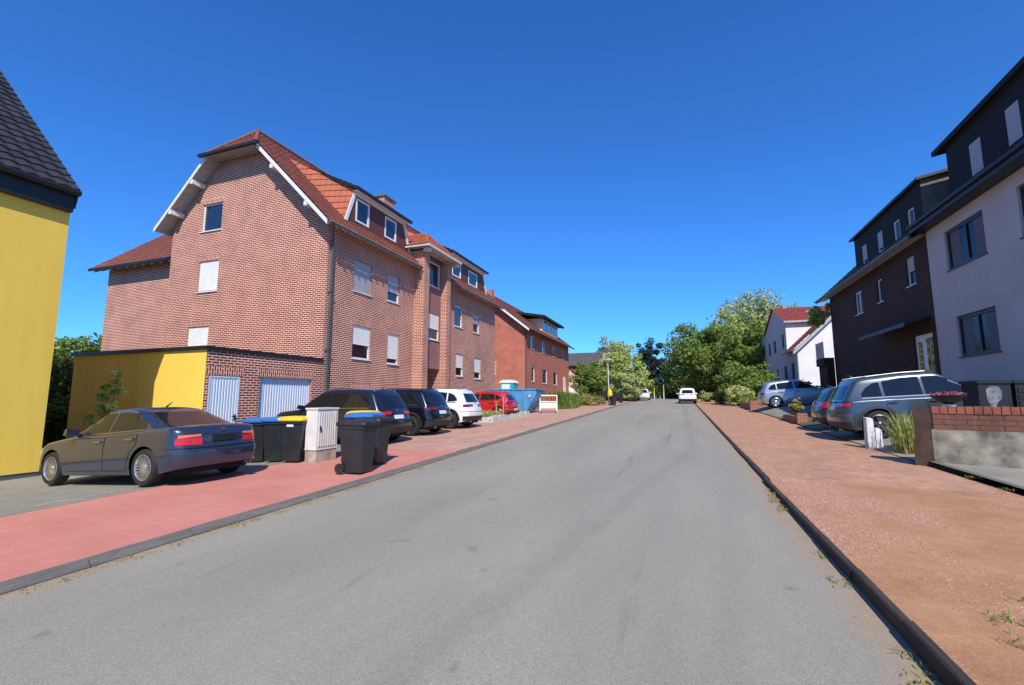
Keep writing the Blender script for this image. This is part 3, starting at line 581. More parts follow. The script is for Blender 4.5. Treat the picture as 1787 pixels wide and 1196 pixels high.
sl=Vector((-6.2,0,4.9)); tiled('roof',oh,(-12.8,39.7,8.1),(0,1,0),sl,19.1,sl.length,M['tile'],tw=.35,tl=.4,sub=3)
mb=MB(); mb.prism([(-12.8,39.66,8.08),(-19,39.66,12.98),(-19,39.66,12.72),(-12.8,39.66,7.85)],(0,.06,0)); mb.add([(-12.8,39.7,8.0),(-19,39.7,12.9),(-19,40.3,12.9),(-12.8,40.3,8.0)]); mb.build('bargeboard',M['whitew'],oh)
mb=MB(); mb.add([(-12.8,39.7,7.98),(-12.8,58.8,7.98),(-13.42,58.8,8.3),(-13.42,39.7,8.3)]); mb.tube((-12.74,39.7,8.05),(-12.74,58.8,8.05),.07,n=6); mb.tube((-13.32,40.45,8),(-13.32,40.45,.6),.05); mb.build('gutter',M['pipe'],oh)
mb=MB(); mb.box(-17.5,-13.75,47.4,54,8.4,10.35); dd=mb.build('dormer_wall',M['cream_s'],oh)
mb=MB(); mb.hexa([(-13.2,46.4,10.25),(-13.2,55.2,10.25),(-18.2,55.2,11.1),(-18.2,46.4,11.1),(-13.2,46.4,10.5),(-13.2,55.2,10.5),(-18.2,55.2,11.4),(-18.2,46.4,11.4)]); mb.build('dormer_roof',M['slate'],oh)
for a,b in ((47.7,49.2),(49.5,51),(51.3,52.3),(52.6,53.8)): window(oh,(-13.70,0,0),(0,1,0),(1,0,0),a,b,9.15,10.2,.05,0,sill=False)
mb=MB(); mb.box(-17.8,-17.3,41.6,42.2,10.5,12.55); mb.build('chimney',M['brick_o'],oh)
mb=MB(); mb.box(FX-.03,FX+.03,55.2,56.2,1.4,4.3); mb.build('entrance_door',M['white'],oh)
# red brick house with grey roof farther left
fh=thing('brick_house','small red brick house with grey tiled roof beside the bright green tree','house',(-14,70,1.5))
mb=MB(); mb.box(-20,-11.2,68.6,76,1,6.7); mb.prism([(-11.2,68.6,6.7),(-11.2,76,6.7),(-11.2,72.3,8.9)],(-.2,0,0)); mb.build('wall',M['brick_o'],fh)
v=Vector((0,4.1,2.35)); tiled('roof',fh,(-20,68.1,6.5),(1,0,0),v,9.2,v.length,M['tile_g'],tw=.4,tl=.4,sub=2)
mb=MB(); mb.prism([(-10.8,68.0,6.45),(-10.8,72.3,8.95),(-10.8,72.3,8.7),(-10.8,68.0,6.2)],(.05,0,0)); mb.box(-10.82,-10.76,68.05,68.15,1.5,6.5); mb.build('bargeboard',M['whitew'],fh)
for x in (-12.6,-16): window(fh,(0,68.6,0),(1,0,0),(0,-1,0),x-.6,x+.6,4.6,5.8,-.01,0,sill=True)
sh=thing('garden_shed','low cream annexe with small roof beside the orange brick house','shed',(-13.5,61,1.3))
mb=MB(); mb.prism([(-15,60.6,.8),(-11.9,60.6,.8),(-11.9,60.6,4.0),(-13.6,60.6,5.4),(-15,60.6,5.4)],(0,4,0)); mb.build('wall',M['cream_s'],sh); mb=MB(); mb.prism([(-11.6,60.4,3.85),(-13.6,60.4,5.5),(-13.6,60.4,5.65),(-11.6,60.4,4.0)],(0,4.4,0)); mb.build('roof',M['tile'],sh)
ww=thing('garden_wall','short pale rendered wall at the end of the orange house','wall',(-12,57,1.2)); mb=MB(); mb.box(-13.3,-10.6,57.6,57.9,1,3.2); mb.build('wall_face',M['white_s'],ww); mb=MB(); mb.box(-13.3,-10.55,57.55,57.95,3.2,3.27); mb.build('coping',M['concrete'],ww)
# ================================================================= WHITE HOUSE (right edge)
RXF=9.8
wh=thing('white_house','pale rendered house with dark framed windows and black slate attic at right edge','house',(RXF,18,gz(9.8,18)))
mb=MB(); ww_=[(19.3,21.7,6.5,8.03),(19.25,21.55,3.2,4.71),(16.05,17.62,6.45,8.03)]  # openings here and on the dark house worked out from image pixels
wall(mb,(RXF,0,0),(0,1,0),[(15.7,.2),(22.98,.2),(22.98,8.75),(15.7,8.75)],ww_,(-1,0,0),.14); wall(mb,(0,22.98,0),(1,0,0),[(RXF,.2),(19,.2),(19,9),(RXF,8.75)],[],(0,1,0)); wall(mb,(0,15.7,0),(1,0,0),[(RXF,.2),(19,.2),(19,9),(RXF,8.75)],[],(0,-1,0))
mb.build('wall',M['shaded_white_s'],wh)
for w in ww_: window(wh,(RXF,0,0),(0,1,0),(-1,0,0),*w,.14,0,mull=1,fm='brownframe',curtain=True,fw=.12,sillm='brownframe')
mb=MB(); mb.box(9.25,RXF-.003,15.5,22.95,8.48,8.72); mb.add([(9.25,15.5,8.74),(9.25,22.95,8.74),(10.6,22.95,9.9),(10.6,15.5,9.9)]); mb.tube((9.2,15.5,8.7),(9.2,22.95,8.7),.07); mb.build('eaves',M['black'],wh)
mb=MB(); at=[(20.43,21.15,9.9,11.12),(18.4,19.08,9.97,11.24),(16.4,17.1,9.97,11.24)]
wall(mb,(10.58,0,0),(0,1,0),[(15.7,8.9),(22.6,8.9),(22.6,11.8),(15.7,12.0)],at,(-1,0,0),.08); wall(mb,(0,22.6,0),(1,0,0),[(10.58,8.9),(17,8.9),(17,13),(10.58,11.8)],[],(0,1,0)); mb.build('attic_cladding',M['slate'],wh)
for w in at: window(wh,(10.58,0,0),(0,1,0),(-1,0,0),*w,.08,.97,sill=False,fw=.05,sm='shutterg')
mb=MB(); mb.hexa([(10.35,15.5,12.0),(17,15.5,13.2),(17,23.15,12.95),(10.35,23.15,11.75),(10.35,15.5,12.2),(17,15.5,13.4),(17,23.15,13.15),(10.35,23.15,11.95)]); mb.build('roof',M['slate'],wh)
# ================================================================= DARK BRICK HOUSE
dh=thing('dark_brick_house','dark brown brick house with long black dormer next to the white rendered house','house',(RXF,29,gz(9.8,29)))
mb=MB(); dw=[(30.35,31.5,6.46,7.75),(27.65,28.3,6.56,7.75),(24.22,25.0,6.64,7.92)]
wall(mb,(RXF+.01,0,0),(0,1,0),[(23.0,.4),(36.1,.4),(36.1,8.5),(23.0,8.5)],dw+[(23.35,25.0,1.3,4.4)],(-1,0,0),.13)
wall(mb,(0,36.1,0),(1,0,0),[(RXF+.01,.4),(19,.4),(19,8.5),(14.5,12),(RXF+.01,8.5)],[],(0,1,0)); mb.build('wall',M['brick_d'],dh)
for i,w in enumerate(dw): window(dh,(RXF+.01,0,0),(0,1,0),(-1,0,0),*w,.13,(0,0,.5)[i],mull=(1,0,0)[i],curtain=(i==0),sm='shutterg')
mb=MB(); mb.box(RXF+.08,RXF+.13,23.36,24.99,1.3,4.39); d=mb.build('entrance_door',M['white'],dh)
mb=MB(); mb.box(RXF+.06,RXF+.079,24.45,24.75,2.3,4.1); mb.box(RXF+.06,RXF+.079,23.5,23.75,1.9,4.2); mb.box(RXF+.06,RXF+.079,23.85,24.05,1.9,4.2); mb.build('pane',M['glass'],d)
mb=MB(); mb.hexa([(8.9,23.3,4.72),(8.9,28.4,4.72),(RXF,28.4,4.98),(RXF,23.3,4.98),(8.9,23.3,4.78),(8.9,28.4,4.78),(RXF,28.4,5.06),(RXF,23.3,5.06)]); mb.box(8.86,8.92,23.25,28.45,4.66,4.82); mb.build('canopy',M['black'],dh)
mb=MB(); mb.add([(9.3,22.98,8.30),(9.3,37.1,8.30),(RXF+.05,37.1,8.42),(RXF+.05,22.98,8.42)]); mb.build('soffit',M['rafter'],dh)
v=Vector((5.2,0,4.9)); tiled('roof',dh,(9.25,22.98,8.36),(0,1,0),v,14.15,v.length,M['tile_k'],tw=.35,tl=.4,sub=3,clip=[((0,22.98,0),(0,-1,0))])
mb=MB(); mb.tube((9.22,22.98,8.38),(9.22,37.15,8.38),.07,n=6); mb.box(9.24,9.3,22.98,37.1,8.26,8.4); mb.build('gutter',M['gutter'],dh)
mb=MB(); ad=[(30.55,31.2,9.3,10.42),(28.38,29.0,9.37,10.45),(26.4,27.0,9.3,10.3),(24.95,25.5,9.35,10.32)]
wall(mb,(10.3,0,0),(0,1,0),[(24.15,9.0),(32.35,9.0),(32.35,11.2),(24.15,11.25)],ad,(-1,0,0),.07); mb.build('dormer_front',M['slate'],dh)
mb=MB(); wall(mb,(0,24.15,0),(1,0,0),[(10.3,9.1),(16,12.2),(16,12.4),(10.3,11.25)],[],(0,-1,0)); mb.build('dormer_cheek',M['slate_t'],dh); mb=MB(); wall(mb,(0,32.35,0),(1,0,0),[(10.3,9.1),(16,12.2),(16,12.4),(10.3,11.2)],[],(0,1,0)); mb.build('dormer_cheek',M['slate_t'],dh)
for i,w in enumerate(ad): window(dh,(10.3,0,0),(0,1,0),(-1,0,0),*w,.07,(.75,.8,0,0)[i],sill=False,fw=.05,curtain=(i>1),sm='shutterg')
mb=MB(); mb.hexa([(10.1,23.95,11.18),(10.1,32.6,11.16),(16,32.6,12.3),(16,23.95,12.35),(10.1,23.95,11.3),(10.1,32.6,11.28),(16,32.6,12.45),(16,23.95,12.5)]); mb.build('dormer_roof',M['black'],dh)
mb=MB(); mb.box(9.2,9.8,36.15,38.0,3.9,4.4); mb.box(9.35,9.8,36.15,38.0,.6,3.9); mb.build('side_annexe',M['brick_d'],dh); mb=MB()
for i in range(9): mb.box(9.22,9.26,36.2+i*.2,36.37+i*.2,4.4,5.5)
mb.build('balcony_railing',M['shaded_white_s'],dh)
# ================================================================= WHITE HOUSE WITH RED ROOF
rh=thing('white_house','white rendered house with crimson tiled roof and tall cross gable down the street','house',(9.8,55,1.3))
X=9.8; mb=MB(); rw=[(62.1,63.3,6.37,7.70),(58.2,59.5,6.40,7.79),(55.2,56.4,6.46,7.79),(51.1,52.1,6.54,7.98),(61.8,63.0,3.08,4.58),(57.9,59.0,3.08,4.64),(54.7,55.7,3.08,4.70),(50.7,51.9,2.85,4.79),(47.6,48.8,2.74,4.87)]  # coordinates of this house and the tan one scaled up about the camera
wall(mb,(X,0,0),(0,1,0),[(46.0,.5),(65.7,.5),(65.7,8.62),(62.5,8.85),(60.6,9.14),(55.3,11.15),(50.0,9.14),(50.0,6.08),(46.0,6.08)],rw,(-1,0,0),.16); mb.build('street_wall',M['shaded_white_s'],rh)
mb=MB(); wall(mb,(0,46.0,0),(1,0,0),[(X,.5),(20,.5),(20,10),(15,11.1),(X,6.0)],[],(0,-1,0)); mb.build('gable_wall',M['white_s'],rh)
mb=MB(); wall(mb,(0,50.0,0),(1,0,0),[(X,5.9),(13.3,9.14),(X,9.14)],[],(0,-1,0)); mb.build('cross_gable_cheek',M['white_s'],rh)
mb=MB(); wall(mb,(0,65.7,0),(1,0,0),[(X,.5),(20,.5),(20,10),(15,11.1),(X,8.62)],[],(0,1,0)); mb.build('rear_wall',M['white_s'],rh)
for w in rw: window(rh,(X,0,0),(0,1,0),(-1,0,0),*w,.16,0,fm='brownframe',fw=.05)
v=Vector((5.2,0,5.13)); tiled('roof',rh,(9.4,45.6,5.85),(0,1,0),v,4.5,v.length,M['tile_r'],tw=.35,tl=.4,sub=3)
v=Vector((0,5.7,2.25)); tiled('cross_gable_roof',rh,(9.62,49.65,8.99),(1,0,0),v,6.3,v.length,M['tile_r'],tw=.35,tl=.4,sub=3,clip=[((9.4,0,5.85),(.703,0,-.711))])
v=Vector((0,-6.0,2.25)); tiled('cross_gable_roof',rh,(9.62,61.3,8.99),(1,0,0),v,6.3,v.length,M['tile_r'],tw=.35,tl=.4,sub=2)
mb=MB(); mb.prism([(9.4,45.55,5.75),(14.6,45.55,10.9),(14.6,45.55,10.55),(9.4,45.55,5.45)],(0,.45,0)); mb.build('bargeboard',M['soffit'],rh)
mb=MB(); mb.box(9.6,13,49.58,49.65,8.86,9.02); mb.build('cross_gable_gutter',M['soffit'],rh)
for q in (((9.32,45.6,5.8),(9.32,50.0,5.8),.07),((9.7,45.9,5.7),(9.7,45.9,1),.06),((9.7,65.7,8.5),(9.7,65.7,1),.07)):
    mb=MB(); mb.tube(*q); mb.build('gutter' if q[0][1]!=q[1][1] else 'downpipe',M['gutter'],rh)
th=thing('tan_house','small tan rendered gable end beyond the white house with crimson roof','house',(10.5,76,1.6)); mb=MB(); mb.prism([(9.5,74,.8),(16.5,74,.8),(16.5,74,9.2),(13,74,9.2),(9.5,74,5.9)],(0,8,0)); mb.build('wall',M['tan_s'],th); mb=MB(); mb.prism([(9.2,73.8,5.6),(13.2,73.8,9.4),(13.2,73.8,9.65),(9.2,73.8,5.85)],(0,8.4,0)); mb.build('roof',M['tile_g'],th)
# ================================================================= CARS
def interp(x,P):
    if x<=P[0][0]: return P[0][1]
    for (a,b),(c,d) in zip(P,P[1:]):
        if x<=c: return b+(d-b)*(x-a)/(c-a)
    return P[-1][1]
def sinterp(x,P):
    return (interp(x-.05,P)+interp(x+.05,P)+2*interp(x,P))/4
class Car:
    def __init__(c,sp):
        c.__dict__.update(sp); c.x1=c.rr; c.x2=c.L-c.rf
        c.ax=[c.ro,c.ro+c.wb]
    def zt(c,x): return sinterp(x,c.top)
    def zb(c,x):
        z=interp(x,[(0,c.sill+.1),(.5,c.sill+.02),(.7,c.sill),(c.L-.7,c.sill),(c.L,c.sill+.06)])
        for a in c.ax:
            d=abs(x-a)
            if d<c.ra: z=max(z,c.wr+math.sqrt(c.ra**2-d*d))
        return z
    def hw(c,z,x):
        w=c.W/2*interp(z/c.zref,[(.2,.955),(.33,.985),(.5,1.0),(.72,.992),(.9,.965),(1.0,.945),(1.15,.90)])
        return w*(1-.05*abs(2*x/c.L-1)**3.5)
    def P(c,t,z,sg=1):
        xr=interp(z,c.rear); xf=c.L-interp(z,c.front); w=c.hw(z,c.L/2)
        if t<1: 
            y=t*(w-c.rr*.75); x=xr+.05*t*t
        elif t<2:
            a=(t-1)*PI/2; cx=c.x1; rx=c.x1-xr-.05; x=cx-rx*math.cos(a)**.9; y=w-c.rr*.75+c.rr*.75*math.sin(a)
        elif t<=3: x=c.x1+(c.x2-c.x1)*(t-2); y=w
        elif t<4:
            a=(4-t)*PI/2; cx=c.x2; rx=xf-.08-c.x2; x=cx+rx*math.cos(a)**.9; y=w-c.rf*.75+c.rf*.75*math.sin(a)
        else: y=(5-t)*(w-c.rf*.75); x=xf-.08*(5-t)**2
        y*=(1-.05*abs(2*min(max(x,c.x1*.5),c.L-c.x2*0-.1)/c.L-1)**3.5) if 2<=t<=3 else (1-.05*abs(2*(c.x1 if t<2 else c.x2)/c.L-1)**3.5)
        return Vector((x,sg*y,z))
    def tx(c,x): return 2+(x-c.x1)/(c.x2-c.x1)
    def S(c,x,z,sg=1):
        if c.x1<=x<=c.x2: return c.P(c.tx(x),z,sg)
        # invert in the corners
        lo,hi=(0,2) if x<c.x1 else (3,5)
        for _ in range(26):
            m=(lo+hi)/2
            if c.P(m,z).x<x: lo=m
            else: hi=m
        return c.P(lo,z,sg)
    def C(c,t,w,sg=1):
        e=.9; xr=c.cr0+(c.cr1-c.cr0)*w**1.05; xf=c.cf0+(c.cf1-c.cf0)*w**.93
        rnd_=max(0,(w-.84)/.16)**2*.06; r=.16
        yw=c.wb0+(c.wr1-c.wb0)*w**1.15-rnd_
        if w>.84: xr+=rnd_*1.2; xf-=rnd_*1.2
        x1=xr+r; x2=xf-r
        if t<1: y=t*(yw-r); x=xr+.04*t*t
        elif t<2: a=(t-1)*PI/2; x=x1-(r-.04)*math.cos(a); y=yw-r+r*math.sin(a)
        elif t<=3: x=x1+(x2-x1)*(t-2); y=yw
        elif t<4: a=(4-t)*PI/2; x=x2+(r-.07)*math.cos(a); y=yw-r+r*math.sin(a)
        else: y=(5-t)*(yw-r); x=xf-.07*(5-t)**2
        # plan taper of the cabin
        m=(c.cr0+c.cf0)/2; h=(c.cf0-c.cr0)/2; y*=1-.06*abs((x-m)/h)**2.5
        xb=min(max(x,c.cr0),c.cf0); zlo=c.zt(xb)-.03; zr=sinterp(min(max(x,c.cr1-.15),c.cf1+.15),c.roof)
        return Vector((x,sg*y,zlo+(zr-zlo)*w))
    def Cx(c,x,w,sg=1):
        lo,hi=1.0,4.0
        for _ in range(26):
            m=(lo+hi)/2
            if c.C(m,w).x<x: lo=m
            else: hi=m
        return c.C(lo,w,sg)
def sheetobj(name,fn,U,V,off,mat,par,thick=.012,smooth=40,label=None):
    """fn(u,v)->point on a surface; U list of u, V function(u)->(lo,hi,n) or list"""
    g=[]
    for u in U:
        vs=V(u) if callable(V) else V; g.append([fn(u,v) for v in vs])
    nu,nv=len(g),len(g[0]); mb=MB(); O=[];I=[]
    for i in range(nu):
        ro=[];ri=[]
        for j in range(nv):
            a=g[min(i+1,nu-1)][j]-g[max(i-1,0)][j]; b=g[i][min(j+1,nv-1)]-g[i][max(j-1,0)]; n=a.cross(b)
            if n.length<1e-9: n=Vector((0,1,0))
            n.normalize(); p=g[i][j]
            if n.dot(p-Vector((OUT[0],0,OUT[1])))<0: n=-n
            ro.append(p+n*off); ri.append(p-n*thick)
        O.append(ro); I.append(ri)
    for i in range(nu-1):
        for j in range(nv-1): mb.add([O[i][j],O[i+1][j],O[i+1][j+1],O[i][j+1]])
    for i in range(nu-1):
        for j in (0,nv-1): mb.add([O[i][j],O[i+1][j],I[i+1][j],I[i][j]])
    for j in range(nv-1):
        for i in (0,nu-1): mb.add([O[i][j],O[i][j+1],I[i][j+1],I[i][j]])
    return mb.build(name,mat,par,smooth=smooth,world=False,label=label)
OUT=[2.2,.7]
def lin(a,b,n): return [a+(b-a)*i/(n-1) for i in range(n)]
def wheel(par,x,y,r,style,sg,wd=.2):
    """a wheel whose outer face looks along sg*y"""
    t=MB(); rr=r*.70
    t.lathe([(rr,-wd/2),(r*.93,-wd/2),(r*.985,-wd/2+.03),(r,-wd/2+.05),(r,wd/2-.05),(r*.985,wd/2-.03),(r*.93,wd/2),(rr,wd/2)],(x,y,r),'y',36)
    ty=t.build('wheel',M['rubber'],par,smooth=40,world=False)
    m=MB(); ys=lambda d:y+sg*(wd/2-d)
    o=Vector((x,0,r))
    prof=[(rr,ys(.0)),(rr*.965,ys(-.004)),(rr*.93,ys(.012)),(rr*.90,ys(.07)),(rr*.9,ys(wd-.02))]
    m.lathe([(a,b) for a,b in prof],(x,0,r),'y',36)
    rim=m.build('rim',M['dalloy'] if style[0]=='d' else M['alloy'],ty,smooth=35,world=False)
    sp=MB(); kind=style[1:]
    n={'multi':10,'five':5,'ten':10,'six':6}[kind]
    for k in range(n):
        a=2*PI*k/n+.3
        legs=[(-.10,-.17),(.10,.17)] if kind in('multi','five') else [(0,0)]
        for (a0,a1) in legs:
            w0=.011 if kind=='multi' else .03 if kind=='five' else .016 if kind=='ten' else .045; w1=w0*(.8 if kind!='six' else 1.4)
            c0=Vector((math.cos(a+a0),0,math.sin(a+a0))); c1=Vector((math.cos(a+a1),0,math.sin(a+a1)))
            p0=Vector((x,ys(.028),r))+c0*.045; p1=Vector((x,ys(.012),r))+c1*rr*.93; d=(p1-p0).normalized(); s=d.cross(Vector((0,1,0)))
            dn=Vector((0,-sg*.035,0))
            sp.hexa([p0-s*w0,p1-s*w1,p1+s*w1,p0+s*w0,p0-s*w0+dn,p1-s*w1+dn,p1+s*w1+dn,p0+s*w0+dn])
    sp.lathe([(0,ys(.012)),(.03,ys(.012)),(.062,ys(.025)),(.07,ys(.06))],(x,0,r),'y',16)
    sp.build('spokes',M['dalloy'] if style[0]=='d' else M['alloy'],rim,world=False)
    bk=MB(); bk.lathe([(0,ys(.10)),(rr*.9,ys(.10))],(x,0,r),'y',20); bk.build('brake_disc',M['dalloy'],rim,world=False)
def make_car(name,label,cat,sp,loc,rotz,group=None,slope=True):
    slope_off=loc[2]-gz(loc[0],loc[1]) if abs(math.sin(rotz))<.3 and loc[0]<0 else .085; slope=abs(math.sin(rotz))<.3
    c=Car(sp); root=thing(name,label,cat,loc,rotz,group); root['_org']=(0.,0.,0.)
    OUT[0]=c.L/2; OUT[1]=.6
    pm=c.paint
    # ---- lower body
    xs=set(lin(c.x1,c.x2,34))
    for a in c.ax:
        for k in range(-12,13): xs.add(a+c.ra*math.sin(k/12*PI/2)*.9995)
        xs.add(a-c.ra*1.004); xs.add(a+c.ra*1.004)
    xs=sorted(x for x in xs if c.x1<=x<=c.x2); xx=[xs[0]]
    for x in xs[1:]:
        if x-xx[-1]>.0012: xx.append(x)
    ts=[0,.2,.4,.6,.8,.92]+[1+k/8 for k in range(8)]+[c.tx(x) for x in xx]+[3+k/8 for k in range(1,8)]+[4,.08+4,4.2,4.4,4.6,4.8,5]
    ts=sorted(set(ts)); V=[0,.04,.12,.22,.34,.46,.58,.70,.80,.88,.93,.97,1]
    ringL=[]
    for t in ts:
        xn=c.P(t,.55).x; zt=c.zt(xn); zb=c.zb(xn); col=[]
        for v in V:
            z=zb+(zt-zb)*v; p=c.P(t,z); d=zt-z
            k=max(0,1-d/.06)**2*.05
            if 2<=t<=3: p.y-=k
            else:
                ctr=Vector((c.x1+.3 if t<2 else c.x2-.3,0,z)); dr=(ctr-p).normalized(); p+=Vector((dr.x,dr.y,0))*k
            col.append(p)
        ringL.append(col)
    mb=MB(); mir=lambda p:Vector((p.x,-p.y,p.z))
    for A,B in zip(ringL,ringL[1:]):
        for j in range(len(V)-1):
            mb.add([A[j],B[j],B[j+1],A[j+1]]); mb.add([mir(A[j]),mir(A[j+1]),mir(B[j+1]),mir(B[j])])
    F=[-1,-.85,-.6,-.3,0,.3,.6,.85,1]
    for A,B in zip(ringL,ringL[1:]):
        a,b=A[-1],B[-1]
        for f0,f1 in zip(F,F[1:]):
            q=lambda p,f:Vector((p.x,p.y*f,p.z+.035*min(1,p.y/.5)*(1-abs(f)**2.5)))
            mb.add([q(a,f0),q(b,f0),q(b,f1),q(a,f1)])
    mb.build('body',pm,root,smooth=38,world=False)
    u=MB(); u.box(.25,c.L-.3,-c.W*.36,c.W*.36,c.sill-.02,c.zref*.78)
    u.box(c.ax[0]+c.ra+.02,c.ax[1]-c.ra-.02,-c.W*.46,c.W*.46,c.sill-.01,c.sill+.05); u.build('underbody',M['seam'],root,world=False)
    # ---- cabin
    ts=[0,.25,.5,.75]+[1+k/6 for k in range(6)]+[2+k/16 for k in range(16)]+[3+k/6 for k in range(6)]+[4,4.25,4.5,4.75,5]
    Wv=[0,.12,.25,.4,.55,.7,.84,.9,.95,1]; mb=MB(); G=[[c.C(t,w) for w in Wv] for t in ts]
    for A,B in zip(G,G[1:]):
        for j in range(len(Wv)-1): mb.add([A[j],B[j],B[j+1],A[j+1]]); mb.add([mir(A[j]),mir(A[j+1]),mir(B[j+1]),mir(B[j])])
        a,b=A[-1],B[-1]
        for f0,f1 in zip(F,F[1:]):
            q=lambda p,f:Vector((p.x,p.y*f,p.z+.03*(1-abs(f)**2.2)))
            mb.add([q(a,f0),q(b,f0),q(b,f1),q(a,f1)])
    mb.build('roof',pm,root,smooth=38,world=False)
    # ---- glass
    sheetobj('windscreen',lambda f,w:c.C(5-abs(f),w,1 if f>=0 else -1),lin(-.93,.93,11),lin(.10,.86,6),.004,M['cglass'],root)
    rg=c.rglass; sheetobj('rear_window',lambda f,w:c.C(abs(f),w,1 if f>=0 else -1),lin(-rg[0],rg[0],11),lin(rg[1],rg[2],6),.005,M['cglass'],root)
    for sg in (1,-1):
        for cols in c.side:
            X0=[q[0] for q in cols]
            def Vf(x,cols=cols):
                lo=interp(x,[(q[0],q[1]) for q in cols]); hi=interp(x,[(q[0],q[2]) for q in cols]); return lin(lo,max(hi,lo+.01),5)
            n=max(4,int((X0[-1]-X0[0])/.07)); U=sorted(set(lin(X0[0],X0[-1],n)+X0))
            s=sheetobj('side_window',lambda x,w,sg=sg:c.Cx(x,w,sg),U,Vf,.005,M['cglass'],root)
        if c.dlo:       # bright trim line under and around the side glass
            lo=c.dlo; sheetobj('window_trim',lambda x,w,sg=sg:c.Cx(x,w,sg),lin(lo[0],lo[1],16),lin(lo[2]-.05,lo[2]-.012,2),.009,M[c.trim],root)
        # doors: a dark seam sheet under a painted panel
        for k,(a,b) in enumerate(c.doors):
            def zl(x,m):
                z=c.sill+.07
                for q in c.ax:
                    d=abs(x-q)
                    if d<c.ra+.07: z=max(z,c.wr+math.sqrt(max(0,(c.ra+.07)**2-d*d)))
                return z+m
            U=lin(a,b,14)
            sheetobj('door_seam',lambda x,z,sg=sg:c.S(x,z,sg),U,lambda x:lin(zl(x,0),c.zt(x)-.055,5),.0025,M['seam'],root)
            d=sheetobj('door',lambda x,z,sg=sg:c.S(x,z,sg),lin(a+.012,b-.012,14),lambda x:lin(zl(x,.012),c.zt(x)-.062,7),.006,pm,root)
            hx=a+.16; hz=c.zt(hx)-.15; p=c.S(hx,hz,sg); hb=MB(); y0,y1=sorted((p.y+sg*.01,p.y+sg*.045)); hb.obox((hx-.1,y0,hz),(.2,0,0),(0,y1-y0,0),(0,0,.03)); hb.build('door_handle',M[c.handle],d,world=False)
        # side rub strip
        if c.strip: sheetobj('side_strip',lambda x,z,sg=sg:c.S(x,z,sg),lin(c.ax[0]+c.ra+.03,c.ax[1]-c.ra-.03,14),lin(c.strip,c.strip+.035,2),.012,pm if not c.cladding else M['plast'],root)
        if c.cladding:
            for q in c.ax:
                sheetobj('wheel_arch_trim',lambda a,r,sg=sg,q=q:c.S(q+math.cos(a)*r,c.wr+math.sin(a)*r,sg),lin(-.1,PI+.1,20),lin(c.ra,c.ra+.07,3),.012,M['plast'],root)
            sheetobj('sill_trim',lambda x,z,sg=sg:c.S(x,z,sg),lin(c.ax[0]+c.ra+.05,c.ax[1]-c.ra-.05,12),lin(c.sill,c.sill+.11,3),.012,M['plast'],root)
        # lamps
        for (mat,t0,t1,z0,z1,dz) in c.lamps:
            sheetobj('tail_lamp',lambda t,z,sg=sg:c.P(t,z,sg),lin(t0,t1,12),lambda t:lin(z0+dz*(1-(t-t0)/(t1-t0)),z1-abs(dz)*.3*((t-t0)/(t1-t0)),4),.010,M[mat],root)
        sheetobj('headlight',lambda t,z,sg=sg:c.P(t,z,sg),lin(3.3,4.5,10),lin(c.hz-.07,c.hz+.05,3),.008,M['wht_l'],root)
        # mirror
        mx=c.cf0-.42; p=c.Cx(mx,.06,sg); k=MB(); y0=p.y; 
        k.hexa([Vector((mx-.06,y0+sg*.05,p.z+.02)),Vector((mx+.07,y0+sg*.05,p.z+.03)),Vector((mx+.05,y0+sg*.24,p.z+.04)),Vector((mx-.06,y0+sg*.24,p.z+.03)),Vector((mx-.06,y0+sg*.05,p.z+.13)),Vector((mx+.04,y0+sg*.05,p.z+.14)),Vector((mx+.02,y0+sg*.22,p.z+.15)),Vector((mx-.06,y0+sg*.24,p.z+.15))])
        k.obox((mx-.02,min(y0-.02*sg,y0+.06*sg),p.z),(.06,0,0),(0,.08,0),(0,0,.05)); mo=k.build('mirror',pm,root,smooth=30,world=False)
        for x_ in c.ax: wheel(root,x_,sg*(c.W/2-.115),c.wr,c.rim,sg)
        if c.rails:
            k=MB(); pts=[c.Cx(x_,.97,sg)+Vector((0,-sg*.02,.045)) for x_ in lin(c.cr1+.1,c.cf1-.05,9)]
            for a,b in zip(pts,pts[1:]): k.tube(a,b,.014,n=6)
            k.tube(pts[0],pts[0]-Z*.06,.014,n=6); k.tube(pts[-1],pts[-1]-Z*.06,.014,n=6); k.build('roof_rail',M[c.trim],root,world=False)
    # rest the car on the ground under its four wheels
    if slope:
        cz,sz=math.cos(rotz),math.sin(rotz); h=[gz(loc[0]+cz*q,loc[1]+sz*q) for q in c.ax]; off=slope_off
        k=(h[1]-h[0])/c.wb; root.rotation_euler=(0,-math.atan(k),rotz); root.location=(loc[0],loc[1],h[0]-k*c.ax[0]+off)
    # rear fittings
    if c.rplastic: sheetobj('bumper_trim',lambda t,z:c.P(abs(t),z,1 if t>=0 else -1),lin(-1.75,1.75,26),lin(c.sill+.10,c.rplastic,4),.012,M['plast'],root)
    zb_=c.bline; sheetobj('bumper_seam',lambda t,z:c.P(abs(t),z,1 if t>=0 else -1),lin(-1.95,1.95,26),lin(zb_,zb_+.012,2),.003,M['seam'],root)
    pz=c.plate; sheetobj('number_plate',lambda t,z:c.P(abs(t),z,1 if t>=0 else -1),lin(-.42,.42,5),lin(pz,pz+.11,2),.014,M[c.platem],root)
    p=c.P(0,c.emb); k=MB(); k.tube(p+Vector((.01,0,0)),p-Vector((.012,0,0)),.035,n=14); k.build('badge',M['chrome'],root,world=False)
    k=MB()
    for y in ((-.5,-.42) if c.exh==1 else (-.5,.5)): k.tube((.12,y,c.sill+.06),(-.0+c.P(0,.3).x-.03,y,c.sill+.06),.032,n=10)
    k.build('exhaust',M['chrome'],root,world=False)
